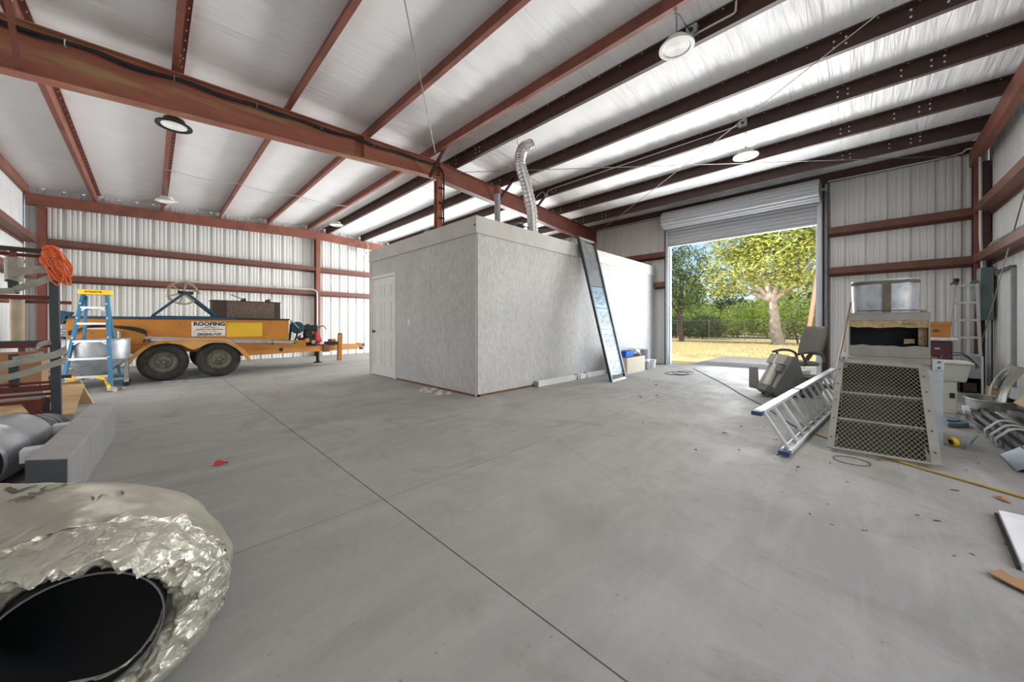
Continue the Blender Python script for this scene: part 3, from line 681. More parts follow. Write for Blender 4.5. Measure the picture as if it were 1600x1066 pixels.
# coupler
mb = MB(); mb.box(4.33, 4.47, 10.74, 10.86, .42, .56); mb.build('coupler', 'fender_tan', tl, bevel=.02)
MB().lathe([(0,0),(.05,.01),(.07,.05),(.05,.10),(0,.11)], 14, TR(4.55,10.8,.44)).build('ball_socket', 'steel_grey', tl, smooth=50)
MB().box(4.44, 4.50, 10.73, 10.87, .36, .44).build('latch', 'oxide', tl)
MB().bar((3.72,10.46,.10),(3.74,10.46,.84),.10,.10,up=(0,1,0)).build('jack_post', 'trailer_orange', tl, bevel=.005); MB().box(3.70,3.78,10.41,10.51,.84,.87).build('jack_cap', 'oxide_dark', tl)
mb = MB(); mb.cyl((3.42,11.3,.05),(3.42,11.3,.42),.05,10); mb.lathe([(0,0),(.12,0),(.12,.012),(.03,.05)], 14, TR(3.42,11.3,0)); mb.build('jack_leg', 'engine_black', tl, smooth=40)
MB().bar((3.42,11.3,.40),(3.42,10.9,.44),.06,.06).build('jack_bracket', 'engine_black', tl)
# wheels
def wheel(cx):
    y0 = 9.72; M = TR(cx, y0, .372) @ Matrix.Rotation(R(90), 4, 'X')   # local z -> -y (outwards)
    tp = [(.205,-.23),(.31,-.245),(.35,-.225),(.368,-.18),(.372,-.11),(.368,-.05),(.35,-.012),(.31,.005),(.26,.004),(.215,-.012),(.205,-.03)]
    ty = MB().lathe(tp, 40, M).build('tyre', 'tyre', tl, smooth=50)
    mb = MB()
    for k in range(44):
        a = 2*PI*k/44
        for z in (-.19,-.135,-.08,-.03): mb.add(*([[(r*math.cos(a+da), r*math.sin(a+da), z+dz) for r in (.36,.374) for da, dz in ((-.03,-.018),(.03,-.018),(.03,.018),(-.03,.018))], [(4,5,6,7),(0,1,5,4),(1,2,6,5),(2,3,7,6),(3,0,4,7)]]), M=M)
    tag(mb.build('tread', 'tyre', ty), kind='stuff')
    rm = MB().lathe([(.215,-.03),(.205,-.005),(.195,-.012),(.18,-.05),(.13,-.065),(.115,-.04),(.07,-.035),(.045,-.035),(.042,.0),(.03,.018),(0,.02)], 32, M).build('rim', 'rim_grey', tl, smooth=40)
    for k in range(5):
        a = 2*PI*k/5; c = M @ Vector((.078*math.cos(a), .078*math.sin(a), -.04)); e = M @ Vector((.078*math.cos(a), .078*math.sin(a), -.012)); MB().cyl(c, e, .012, 6).build('lug_nut', 'engine_black', rm)
for cx in (.175, 1.02): wheel(cx)
for cx in (.175, 1.02): MB().cyl((cx, 9.80, .355), (cx, 11.85, .355), .04, 12).build('axle', 'engine_black', tl, smooth=40)
# second side wheels in shadow
for cx in (.175, 1.02): MB().lathe([(.2,0),(.34,.0),(.355,.05),(.355,.17),(.33,.22),(.2,.22)], 28, TR(cx,11.88,.355) @ Matrix.Rotation(R(90),4,'X')).build('tyre', 'tyre', tl, smooth=40)
# double-arched fender: outer skirt with the dip between the wheels
top = [(-.36,.30),(-.30,.42),(-.18,.60),(-.05,.71),(.10,.775),(.25,.79),(.60,.79),(.95,.785),(1.10,.765),(1.24,.70),(1.40,.55),(1.56,.29)]
bot = [(-.30,.30),(-.245,.42),(-.13,.575),(-.02,.68),(.10,.73),(.24,.74),(.42,.70),(.60,.60),(.78,.69),(.95,.735),(1.09,.72),(1.20,.66),(1.35,.53),(1.50,.29)]
tops = spline([(a,0,b) for a,b in top], 4); bots = spline([(a,0,b) for a,b in bot], 4)
def samp(P, t): i = min(int(t*(len(P)-1)), len(P)-2); f = t*(len(P)-1)-i; return P[i].lerp(P[i+1], f)
n_ = 60; vs = []
for k in range(n_+1):
    a = samp(tops, k/n_); b = samp(bots, k/n_)
    vs += [(b.x, 9.62, b.z), (a.x, 9.62, a.z), (a.x, 10.0, a.z), (b.x, 9.645, b.z)]
MB().add(vs, [f for k in range(n_) for f in ((4*k,4*k+4,4*k+5,4*k+1),(4*k+1,4*k+5,4*k+6,4*k+2))]).build('fender', 'fender_tan', tl, smooth=40, fixn=False)
MB().tube([samp(tops,k/40)+Vector((0,9.62,0)) for k in range(41)], .014, 6).build('fender_bead', 'fender_tan', tl, smooth=60)
# sign
sg = MB().box(.594, 1.15, SY-.008, SY, .858, 1.168).build('sign', 'sign_white', tl); tag(sg, 'white sign lettered ROOFING')
SM = lambda dx, dz: wall_M(.885+dx, SY-.0085, 1.013+dz, '-y')
lettering('sign_title', 'ROOFING', 'ink', sg, SM(0,.105), .104, sx=1.12, bold=.005)
lettering('sign_phone', '(352)542-7137', 'ink', sg, SM(0,-.117), .066, sx=1.0, bold=.0035)
mb = MB()
for a, b in (((-.13,.015),(0,.055)),((0,.055),(.13,.015)),((-.08,.02),(0,.045)),((0,.045),(.08,.02))): mb.bar((.885+a[0],SY-.0095,1.013+a[1]),(.885+b[0],SY-.0095,1.013+b[1]),.004,.009,up=(0,1,0))
mb.build('sign_emblem', 'ink', sg)
mb = MB()
for zz, x0, x1, st in ((-.022,-.22,.22,.018),(-.058,-.11,.11,.015)):
    x = x0
    while x < x1:
        if random.random() > .16: mb.box(.885+x,.885+x+st*.7,SY-.0095,SY-.008,1.013+zz,1.013+zz+(.02 if st > .016 else .012))
        x += st
tag(mb.build('sign_small_print', 'ink', sg), kind='stuff')
for (x, z) in ((-.3,1.05),(.42,1.13),(1.2,1.1),(-.75,.95),(2.0,1.15)): MB().cyl((x,SY-.006,z),(x,SY,z),.012,8).build('bolt', 'oxide_dark', tl)
# blue A-frame carrying a spoked wheel with a belt
AY = 10.25
for dy in (0, .5):
    MB().bar((.02,AY+dy,1.285),(.515,AY+dy,1.80),.045,.05,up=(0,1,0)).build('frame_leg', 'machine_blue', tl); MB().bar((.515,AY+dy,1.80),(1.04,AY+dy,1.285),.045,.05,up=(0,1,0)).build('frame_leg', 'machine_blue', tl)
    MB().box(.0,1.06,AY+dy-.025,AY+dy+.025,1.262,1.29).build('frame_foot', 'machine_blue', tl)
MB().cyl((.515,AY-.04,1.79),(.515,AY+.54,1.79),.03,10).build('shaft', 'machine_blue', tl)
for x in (.02, 1.04): MB().box(x-.03, x+.03, SY, EY-.03, 1.24, 1.275).build('frame_cross', 'machine_blue', tl)
wc = Vector((.49,AY+.25,1.79)); wr = .235
rn = MB().tube([wc+Vector((wr*math.cos(a*PI/20),.0,wr*math.sin(a*PI/20))) for a in range(40)], .018, 7, closed=True).build('wheel_rim', 'tan_belt', tl, smooth=60)
for k in range(6):
    a = 2*PI*k/6+.3; MB().bar(wc+Vector((.03*math.cos(a),0,.03*math.sin(a))), wc+Vector((wr*math.cos(a),0,wr*math.sin(a))), .03, .012, up=(0,1,0)).build('spoke', 'tan_belt', rn)
for off, sd in ((.06,1),(-.03,2),(.11,3)):
    pts = [wc+Vector(((wr+.02+.03*math.sin(a*1.7+sd))*math.cos(a*PI/9), off+.03*math.sin(a*sd), (wr+.02+.03*math.cos(a*1.3+sd))*math.sin(a*PI/9))) for a in range(12)]
    MB().ribbon(spline(pts,3), .05, .006, sides=[(0,1,0)]*34).build('belt', 'tan_belt', tl)
MB().cyl((.40,AY+.05,1.80),(.64,AY+.12,1.79),.03,8).build('winch', 'engine_black', tl)
# drive end: blue pulley guard, engine, battery
pg = Vector((2.60,10.2,1.03)); MB().lathe([(0,0),(.06,0),(.15,.012),(.155,.03),(.145,.05),(0,.05)], 28, TR(*pg) @ Matrix.Rotation(R(90),4,'X')).build('pulley', 'machine_blue', tl, smooth=40)
MB().bar((2.45,10.14,1.22),(2.62,10.12,1.02),.05,.02).build('bracket', 'galv', tl); MB().bar((2.42,10.16,1.10),(2.52,10.15,1.30),.05,.02).build('bracket', 'gutter_white', tl); MB().bar((2.42,10.2,.6),(2.48,10.2,1.2),.05,.05,up=(0,1,0)).build('bracket', 'engine_black', tl); MB().bar((2.50,10.1,.62),(2.62,10.12,.98),.04,.03).build('bracket', 'engine_black', tl)
MB().box(2.72,3.10,10.35,10.70,.575,.80).build('engine_block', 'engine_black', tl, bevel=.03); MB().box(2.76,3.14,10.30,10.66,.93,1.10).build('fuel_tank', 'engine_black', tl, bevel=.04); MB().cyl((2.93,10.48,1.10),(2.93,10.48,1.125),.05,12).build('fuel_cap', 'engine_black', tl)
MB().lathe([(0,.0),(.10,.0),(.115,.03),(.115,.10),(.09,.14),(0,.14)], 20, TR(2.90,10.42,.86) @ Matrix.Rotation(R(90),4,'X')).build('cylinder_head', 'engine_black', tl, smooth=40)
MB().lathe([(.0,.05),(.04,.05),(.13,.03),(.145,0),(.145,-.1)], 22, TR(3.18,10.48,.76) @ Matrix.Rotation(R(70),4,'Y')).build('recoil_cover', 'engine_red', tl, smooth=40); MB().box(3.06,3.14,10.33,10.42,.66,.92).build('shroud', 'engine_red', tl, bevel=.015)
MB().cyl((2.86,10.27,.70),(2.86,10.34,.70),.055,14).build('exhaust', 'fender_tan', tl, smooth=40); MB().cyl((3.0,10.27,.65),(3.0,10.35,.65),.05,14).build('filter', 'galv', tl, smooth=40)
MB().tube(spline([(3.15,10.45,1.0),(3.28,10.42,1.08),(3.36,10.4,.98)],4), .012, 6).build('throttle_cable', 'black_cable', tl)
for k, (a, b, c) in enumerate(((2.66,10.3,.66),(2.70,10.28,.80),(2.58,10.2,.70))): MB().lathe([(0,-.04),(.045,-.03),(.05,.02),(.02,.05),(0,.05)], 10, TR(a,b,c) @ Matrix.Rotation(R(60+40*k),4,'X')).build('fitting', 'galv', tl, smooth=40)
MB().box(3.36,3.66,10.42,10.62,.545,.64).build('battery_box', 'engine_black', tl, bevel=.01); MB().box(3.45,3.64,10.46,10.58,.64,.71).build('valve', 'fender_tan', tl, bevel=.02); MB().cyl((3.42,10.44,.68),(3.5,10.44,.69),.02,8).build('valve_stem', 'engine_black', tl)
MB().cyl((2.20,9.955,.50),(2.20,9.985,.50),.045,16).build('marker_lamp', 'engine_black', tl)
# hydraulic end: blue chute plate, fittings, hoses
mb = MB(); mb.hexa([(-1.17,9.98,1.10),(-1.09,9.98,1.12),(-1.09,10.3,1.12),(-1.17,10.3,1.10),(-1.20,9.96,1.37),(-.98,9.98,1.33),(-.98,10.3,1.33),(-1.20,10.3,1.37)]); mb.build('chute', 'machine_blue', tl)
for z in (1.0,.9): MB().cyl((-1.2,10.05,z),(-1.05,10.05,z),.03,10).build('fitting', 'galv', tl, smooth=40)
MB().box(-1.20,-1.06,10.0,10.2,.6,.9).build('pump', 'machine_blue', tl, bevel=.02)
for k in range(3):
    MB().tube(spline([(-1.02,9.97,.98-.03*k),(-.75,9.9-.02*k,1.06+.015*k),(-.35,9.88,1.07-.02*k),(-.10,9.93,1.0-.03*k),(-.06,9.95,.88),(-.10,9.96,.76)],5), .013, 6).build('hose', 'black_cable', tl, smooth=60)
MB().cyl((-.42,9.95,.98),(-.42,9.95,.86),.03,8).build('fitting', 'galv', tl)
# long metal profiles resting on the fender
specs = [('uppermost pale metal profile of the bundle resting on the trailer fender', -.08, 2.05, 9.70, .845, 'steel_grey', .03), ('outermost grey pipe of the bundle resting on the trailer fender', .0, 2.38, 9.66, .80, 'galv', .028),
         ('darker pipe in the middle of the bundle on the trailer fender', -.05, 2.46, 9.735, .803, 'rim_grey', .026), ('innermost grey pipe of the bundle on the trailer fender', .05, 2.40, 9.80, .806, 'galv', .03)]
for lb, a, b, y, z, m, r in specs:
    t = thing('metal_pipe', lb, 'pipe', (a, y, z-r), 0, 'pipes on the trailer fender')
    MB().tube([(a,y,z+.0),(b,y,z-.13)], r, 12, caps=False).build('pipe', m, t, smooth=40); MB().tube([(a+.02,y,z),(b-.02,y,z-.13)], r-.004, 12).build('bore', 'dark_inside', t)
    MB().tube([(1.95,y,z-.123),(1.98,y,z-.125)], r+.003, 12).build('band', 'black_cable', t, smooth=40)
# granule-faced box on the trailer bed
mat('granule', srgb(122,108,94), .95, 0, .55, 60, srgb(82,70,62), 45, .5, .6, bump=.5, bscale=120); mat('brown_metal', srgb(74,58,50), .6, 0, .12)
gb = thing('granule_box', 'brown box with a speckled granule front standing on the trailer', 'box', (1.65, 10.7, 1.25))
MB().box(.99,2.33,10.62,11.15,1.255,1.668).build('body', 'brown_metal', gb, bevel=.004); MB().box(1.25,2.19,10.61,10.62,1.265,1.660).build('granule_front', 'granule', gb)
MB().box(.97,2.35,10.605,11.16,1.668,1.68).build('lid', 'brown_metal', gb)
MB().box(1.0,2.3,10.60,10.70,1.213,1.254).build('skid', 'oxide_dark', gb); MB().box(1.0,2.3,11.0,11.1,1.213,1.254).build('skid', 'oxide_dark', gb)
MB().box(.97,2.33,10.05,10.12,1.212,1.2535).build('bearer', 'oxide_dark', tl) if False else None
def clampthing(label, x):
    t = thing('hand_clamp', label, 'tool', (x,10.8,1.68))
    MB().box(x-.05,x+.06,10.74,10.82,1.681,1.72).build('body', 'engine_black', t, bevel=.01); MB().cyl((x,10.78,1.73),(x-.24*(1 if x < 1.7 else -.3),10.78,1.83 if x < 1.7 else 1.76),.012,7).build('lever', 'rim_grey', t); MB().cyl((x-.04,10.76,1.72),(x+.05,10.76,1.745),.022,8).build('jaw', 'rim_grey', t)
clampthing('rusty hand clamp with a long lever on the granule box', 1.58); clampthing('small rusty clamp on the right end of the granule box', 2.08)
# bearers that carry the box across the trailer
for x in (1.1, 2.2): MB().box(x-.04,x+.04,SY+.03,EY-.03,1.15,1.2125).build('cross_bearer', 'oxide_dark', tl)
# scrap under the wheel
o = MB().ribbon([(.15,9.42,.01),(.4,9.36,.012),(.62,9.30,.01),(.85,9.38,.008)], .03, .008).build('metal_offcut', 'galv', None, loc=(.15,9.42,0)); tag(o, 'thin metal offcut on the floor in front of the trailer wheels', 'offcut')
# ------------------------------------------------------------------ blue fibreglass stepladder
mat('fibreglass_blue', srgb(42,108,142), .5, 0, .08, 6); mat('ladder_yellow', srgb(232,190,30), .5, 0, .05); mat('ladder_alu', srgb(196,198,198), .4, .4, .06)
sl = thing('stepladder', 'blue fibreglass stepladder with yellow top cap in front of the trailer', 'ladder', (-.73, 8.9, 0), R(-12))
W0, W1, H = .275, .135, 1.62       # half widths at foot and top; local x = width, y = back
def lp(s, t, back=0.): return Vector((s*(W0+(W1-W0)*t), .34*t+back, H*t))
for s in (-1, 1):
    MB().bar(lp(s,0), lp(s,1), .035, .075, up=(0,1,0)).build('front_rail', 'fibreglass_blue', sl, local=True)
    MB().bar(lp(s*.86,0,.62)+Vector((0,0,0)), lp(s*.86,.98,.06-.0), .03, .05, up=(0,1,0)).build('rear_rail', 'fibreglass_blue', sl, local=True)
    MB().box(s*W0-.03, s*W0+.03, -.04, .05, 0, .025).build('foot', 'black_cable', sl, local=True)
    a = lp(s,.02,-.045); b = lp(s*.45,.155,-.045); c = lp(s*.8,.12,-.045)
    MB().ribbon(spline([a,c,b],5), .05, .006, sides=[(0,.15,1)]*3+[(s*-.6,0,1)]*8).build('foot_brace', 'ladder_yellow', sl, local=True)
for k, t in enumerate((.165,.345,.52,.70,.865)):
    p, q = lp(-1,t), lp(1,t)
    st = MB(); st.box(p.x+.015, q.x-.015, p.y-.045, p.y+.04, p.z-.005, p.z+.004); st.box(p.x+.015, q.x-.015, p.y-.048, p.y-.042, p.z-.03, p.z+.004); st.build('step', 'ladder_alu', sl, local=True)
    for s in (-1,1):
        if k in (0,2,4): a = lp(s,t)+Vector((-s*.02,-.04,-.005)); MB().bar(a+Vector((-s*.07,0,-.0)), a+Vector((0,0,-.06)), .02, .004, up=(0,1,0)).build('step_brace', 'ladder_alu', sl, local=True)
for t in (.20,.42,.64,.84): p, q = lp(-.86,t,.62-.55*t), lp(.86,t,.62-.55*t); MB().bar(p, q, .03, .02).build('rear_bar', 'ladder_alu', sl, local=True)
MB().box(-W1-.045, W1+.045, .34-.075, .34+.11, H-.01, H+.075).build('top_cap', 'ladder_yellow', sl, local=True, bevel=.012)
lm = world_of(sl) @ TR(0,.34-.0765,H+.032) @ Matrix.Rotation(R(90),4,'X')
mb = MB()
for k in range(11):
    x = -.10+k*.018; mb.box(x, x+.013, .2625, .265, H+.025+.004*math.sin(k), H+.045-.002*(k % 3))
tag(mb.build('cap_print', 'ink', sl, local=True), kind='stuff')
for s in (-1,1):
    for t in (.35,.55,.75,.9): p = lp(s,t); MB().cyl(p+Vector((0,-.045,0)), p+Vector((0,-.036,0)), .01, 8).build('rivet', 'bolt', sl, local=True)
# ------------------------------------------------------------------ galvanised cone hopper on casters
hp2 = thing('cone_hopper', 'galvanised cone-bottomed hopper on casters behind the blue stepladder', 'hopper', (-.67, 9.48, 0))
HX, HY = -.67, 9.48
MB().lathe([(.395,.84),(.41,.845),(.41,.52),(.405,.50),(.09,.19),(.09,.15),(.08,.15),(.08,.19),(.39,.50),(.395,.84)], 40, TR(HX,HY,0)).build('drum', 'galv', hp2, smooth=35)
MB().tube([(HX+.41*math.cos(a*PI/20),HY+.41*math.sin(a*PI/20),.845) for a in range(40)], .012, 6, closed=True).build('rim_bead', 'galv', hp2, smooth=60)
for k, (dx, dy) in enumerate(((-.36,-.1),(.36,-.1),(.36,.3),(-.36,.3))):
    lg = MB().box(HX+dx-.025,HX+dx+.025,HY+dy-.025,HY+dy+.025,.12,.56).build('leg', 'steel_grey', hp2)
    MB().lathe([(.02,-.02),(.05,-.02),(.055,0),(.05,.02),(.02,.02)], 16, TR(HX+dx,HY+dy,.055) @ Matrix.Rotation(R(90),4,'X')).build('caster', 'engine_black', lg, smooth=40)
    MB().box(HX+dx-.03,HX+dx+.03,HY+dy-.03,HY+dy+.03,.08,.13).build('caster_fork', 'galv', lg)
for (a, b) in (((-.36,-.1),(.36,-.1)),((.36,-.1),(.36,.3)),((.36,.3),(-.36,.3)),((-.36,.3),(-.36,-.1))): MB().bar((HX+a[0],HY+a[1],.145),(HX+b[0],HY+b[1],.145),.04,.04).build('base_bar', 'steel_grey', hp2)
mat('old_ply', srgb(196,168,126), .85, 0, .12, 6, srgb(168,134,92), 3, .5, .7, stretch=(.4,2,2)); mat('dirty_board', srgb(132,124,112), .9, 0, .2, 6)
def slab(name, label, cat, pts, t, m, group=None, bevel=0.):
    """a flat board through four corner points, t thick"""
    P = [Vector(p) for p in pts]; nrm = (P[1]-P[0]).cross(P[2]-P[0]).normalized(); nrm = nrm if nrm.z >= 0 else -nrm
    o = MB().hexa([p for p in P]+[p+nrm*t for p in P]).build(name, m, None, loc=tuple(P[0]), bevel=bevel); return tag(o, label, cat, group)
slab('floor_board', 'dirty brown board lying on the floor behind the stepladder feet', 'board', [(-.90,9.02,0),(-.34,8.94,0),(-.30,9.06,0),(-.88,9.14,0)], .035, 'dirty_board')
crumple('rag', 'pale crumpled rag at the right foot of the blue stepladder', 'rag', (-.44,8.74,0), .055, 'debris', 2, .8)

# ------------------------------------------------------------------ steel rack with straps
mat('rack_black', srgb(64,68,74), .5, .15, .12, 6); mat('rack_red', srgb(112,44,34), .6, .05, .2, 6, srgb(64,34,28), 5, .5, .65); mat('strap_grey', srgb(176,172,160), .8, 0, .15, 9, srgb(140,134,120), 5, .5, .7); mat('tape_tan', srgb(198,182,152), .8, 0, .15, 9)
rk = thing('steel_rack', 'red and black steel tube rack wound with grey straps at the left edge', 'rack', (-1.1, 6.3, 0))
MB().bar((-.735,6.14,1.62+.0),(-.735,6.14,1.93),.05,.05,up=(0,1,0)).build('post_stub', 'oxide', rk)
MB().bar((-.705,6.14,0),(-.725,6.14,1.62),.068,.074,up=(0,1,0)).build('post', 'rack_black', rk, bevel=.006)
MB().bar((-.78,6.17,.02),(-.78,6.17,.33),.05,.05,up=(0,1,0)).build('post', 'rack_black', rk)
MB().bar((-.98,6.2,.46),(-.985,6.2,.80),.062,.062,up=(0,1,0)).build('post', 'rack_black', rk); MB().bar((-.985,6.2,1.42),(-.99,6.2,1.62),.062,.062,up=(0,1,0)).build('post', 'rack_black', rk)
MB().bar((-.99,6.2,1.62),(-.99,6.2,1.88),.04,.04,up=(0,1,0)).build('post_stub', 'oxide', rk)
MB().cyl((-.965,6.2,.90),(-.965,6.2,1.40),.048,14).build('cardboard_tube', 'tape_tan', rk, smooth=40)
for z, y, r, m, x1 in ((1.875,6.14,.022,'oxide_dark',-.78),(1.828,6.22,.016,'rack_red',-.80),(1.385,6.14,.022,'rack_red',-.73),(.915,6.14,.022,'rack_black',-.73),(.88,6.12,.016,'rack_red',-.73),(.492,6.14,.013,'rack_red',-.71),(.435,6.14,.028,'rack_red',-.71),(.368,6.14,.013,'rack_red',-.70),(.305,6.12,.016,'rack_red',-.74),(.172,6.14,.016,'rack_red',-.70)):
    MB().box(-1.75, x1, y-r, y+r, z-r, z+r).build('rail', m, rk, bevel=.004)
for z in (1.875,1.385,.435): MB().box(-1.12,-1.08,6.17,7.3,z-.02,z+.02).build('side_rail', 'rack_red', rk)
for z in (1.385,.435): MB().box(-1.75,-.72,7.26,7.30,z-.02,z+.02).build('rear_rail', 'rack_red', rk)
MB().bar((-1.1,7.28,0),(-1.1,7.28,1.38),.05,.05,up=(0,1,0)).build('post', 'rack_red', rk); MB().bar((-1.72,6.14,0),(-1.72,6.14,1.9),.06,.06,up=(0,1,0)).build('post', 'rack_black', rk); MB().bar((-1.72,7.28,0),(-1.72,7.28,1.9),.06,.06,up=(0,1,0)).build('post', 'rack_black', rk)
mb = MB(); mb.box(-.875,-.805,6.09,6.10,.02,.30); mb.build('gusset_leg', 'rack_red', rk, bevel=.01); mb = MB(); mb.add([(-.94,6.088,.325),(-.77,6.088,.325),(-.80,6.088,.20),(-.88,6.088,.20),(-.94,6.10,.325),(-.77,6.10,.325),(-.80,6.10,.20),(-.88,6.10,.20)],[(0,1,2,3),(7,6,5,4),(0,4,5,1),(1,5,6,2),(2,6,7,3),(3,7,4,0)]); mb.build('gusset', 'rack_red', rk)
# wound straps
mb = MB()
for k in range(5):
    z = 1.58+.045*k; MB().ribbon([(-.985+.058*math.cos(a*PI/6),6.2+.058*math.sin(a*PI/6),z+.012*math.sin(a+k)) for a in range(13)], .055, .004).build('strap_wrap', 'strap_grey', rk)
def strap(pts, w=.055, up=(0,0,1)): MB().ribbon(spline(pts,5), w, .005, up=up).build('strap', 'strap_grey', rk)
strap([(-1.0,6.135,1.62),(-.90,6.10,1.655),(-.80,6.09,1.68),(-.735,6.092,1.685)], .075); strap([(-.97,6.135,1.46),(-.90,6.10,1.50),(-.80,6.09,1.555),(-.73,6.09,1.61)], .065); strap([(-1.2,6.14,1.45),(-1.05,6.14,1.44),(-.97,6.14,1.45)], .06)
strap([(-1.35,6.06,.66),(-1.1,6.04,.685),(-.95,6.04,.72),(-.80,6.05,.76),(-.70,6.06,.79),(-.645,6.10,.84),(-.65,6.17,.92)], .07)
strap([(-.97,6.06,.755),(-.86,6.05,.775),(-.78,6.055,.80)], .05)
strap([(-1.35,6.03,.56),(-1.05,6.02,.57),(-.90,6.03,.61),(-.76,6.05,.67),(-.66,6.06,.715),(-.635,6.12,.76),(-.67,6.19,.79)], .06)
strap([(-.83,6.10,.86),(-.80,6.07,.90),(-.74,6.09,.92)], .05)
MB().ribbon(spline([(-.735,6.092,1.685),(-.71,6.093,1.67),(-.695,6.12,1.645),(-.735,6.092,1.61)],4), .03, .004).build('strap_hook', 'galv', rk)
# orange extension cord coil hung on the rack post
mat('cord_orange', srgb(244,122,66), .5, 0, .08, 20)
oc = thing('orange_cord_coil', 'orange extension cord coil hanging from the top of the steel rack', 'cord', (-.70, 6.05, 1.52))
random.seed(11)
for k in range(13):
    a0 = Vector((-.79+.09*random.random(), 6.0+.05*random.random(), 1.87+.06*random.random())); b0 = Vector((-.60-.10*random.random(), 5.97+.10*random.random(), 1.52+.13*random.random()))
    ax_ = (b0-a0); c = (a0+b0)/2; L_ = ax_.length/2; ax_.normalize(); sd = ax_.cross(Vector((0,1,0))).normalized()*(.028+.04*random.random())+Vector((0,.06*(random.random()-.5),0)); sk = random.uniform(-.25,.25)
    pts = [c+ax_*(L_*math.cos(t*PI/14))+sd*(math.sin(t*PI/14)+sk*math.sin(t*PI/7))+Vector((0,0,.008*math.sin(t*1.3+k))) for t in range(28)]
    MB().tube(pts, .0075, 6, closed=True).build('cord_loop', 'cord_orange', oc, smooth=60)
for k in range(3): MB().tube([(-.74+.05*math.cos(a*PI/8)+.006*k,6.03+.07*math.sin(a*PI/8),1.85-.02*k) for a in range(16)], .0075, 6, closed=True).build('cord_wrap', 'cord_orange', oc, smooth=60)
MB().tube(spline([(-.80,6.03,1.80),(-.79,6.02,1.74),(-.74,6.02,1.70)],4), .0075, 6).build('cord_end', 'cord_orange', oc); MB().cyl((-.74,6.02,1.70),(-.735,6.02,1.685),.014,8).build('plug', 'black_cable', oc)
# boards and carton stored behind the rack
slab('plywood_sheet', 'large tan plywood sheet tilted on the floor inside the steel rack', 'board', [(-1.6,6.45,.10),(-.62,6.45,.06),(-.62,7.35,.30),(-1.6,7.35,.36)], .02, 'old_ply')
slab('plywood_offcut', 'pale plywood offcut with a white edge leaning out beside the rack post', 'board', [(-.86,7.45,.33),(-.66,7.40,.36),(-.56,7.55,.01),(-.92,7.62,.01)], .02, 'old_ply')
ct = thing('cardboard_box', 'open brown cardboard box on the plywood inside the rack', 'box', (-1.05, 6.9, .3))
mb = MB(); mb.box(-1.35,-.88,6.7,7.1,.32,.72); mb.build('body', 'carton_brown', ct); slab_ = MB(); slab_.hexa([(-1.35,6.69,.72),(-.88,6.69,.72),(-.86,6.58,.80),(-1.37,6.58,.80),(-1.35,6.695,.724),(-.88,6.695,.724),(-.86,6.585,.804),(-1.37,6.585,.804)]); slab_.build('flap', 'carton_brown', ct)
slab('white_panel', 'white painted panel leaning below the cardboard box in the rack', 'panel', [(-1.35,6.30,.47),(-.86,6.30,.47),(-.80,6.42,.30),(-1.35,6.42,.30)], .012, 'gutter_white')
# ------------------------------------------------------------------ long grey rectangular duct on the floor
mat('duct_grey', srgb(172,172,170), .5, .25, .05, 4, srgb(158,158,156), 3, .5, .75); mat('duct_end', srgb(96,98,102), .6, .2, .06)
fd = thing('rectangular_duct', 'long grey rectangular duct lying on the floor at the left', 'duct', (-.38, 4.4, 0))
A, B, Cc, D = Vector((-.515,3.50,0)), Vector((-.345,3.355,0)), Vector((-.245,5.23,0)), Vector((-.425,5.45,0)); up = Vector((0,0,.305))
cuts = [0,.36,.68,1]
for i in range(3):
    a, b = cuts[i]+(.002 if i else 0), cuts[i+1]
    p = [A.lerp(D,a), B.lerp(Cc,a), B.lerp(Cc,b), A.lerp(D,b)]; MB().hexa(p+[q+up for q in p]).build('duct_section', 'duct_grey', fd, bevel=.003)
p = [A+Vector((0,-.001,.002)), B+Vector((-.001,0,.002))]; n1 = Vector((-.13,-.15,0)).normalized()*.004
MB().hexa([p[0],p[1],p[1]+n1,p[0]+n1]+[q+Vector((0,0,.300)) for q in (p[0],p[1],p[1]+n1,p[0]+n1)]).build('shaded_end', 'duct_end', fd)  # end sheet darker than the duct sides: its shade is put into the colour
for t in (.22,.62): q = A.lerp(D,t); MB().box(q.x-.10,q.x+.0,q.y-.06,q.y+.06,.20,.28).build('bracket', 'gutter_white', fd)
# galvanised round duct and blower drum left of it
gd = thing('round_duct', 'galvanised round duct section lying on the floor at the far left', 'duct', (-.80, 4.3, 0))
ax0, ax1, ax2 = Vector((-.86,3.93,.215)), Vector((-.745,4.62,.215)), Vector((-.66,5.15,.16))
MB().tube([ax0,ax0.lerp(ax1,.03),ax0.lerp(ax1,.06),ax0.lerp(ax1,.45),ax0.lerp(ax1,.47),ax0.lerp(ax1,.50),ax1], [.205,.215,.207,.207,.214,.207,.207], 36, caps=False).build('shell', 'galv', gd, smooth=40)
MB().tube([ax0.lerp(ax1,.02),ax1], .20, 30).build('liner', 'dark_inside', gd, smooth=40)
MB().tube([ax1,ax1+Vector((.01,.05,-.01)),ax2], [.207,.16,.155], 30).build('reducer', 'duct_end', gd, smooth=40)
for k in range(3): q = ax1.lerp(ax2,.3+.2*k); MB().tube([q,q+(ax2-ax1)*.02], .162, 24).build('rib', 'duct_grey', gd, smooth=40)
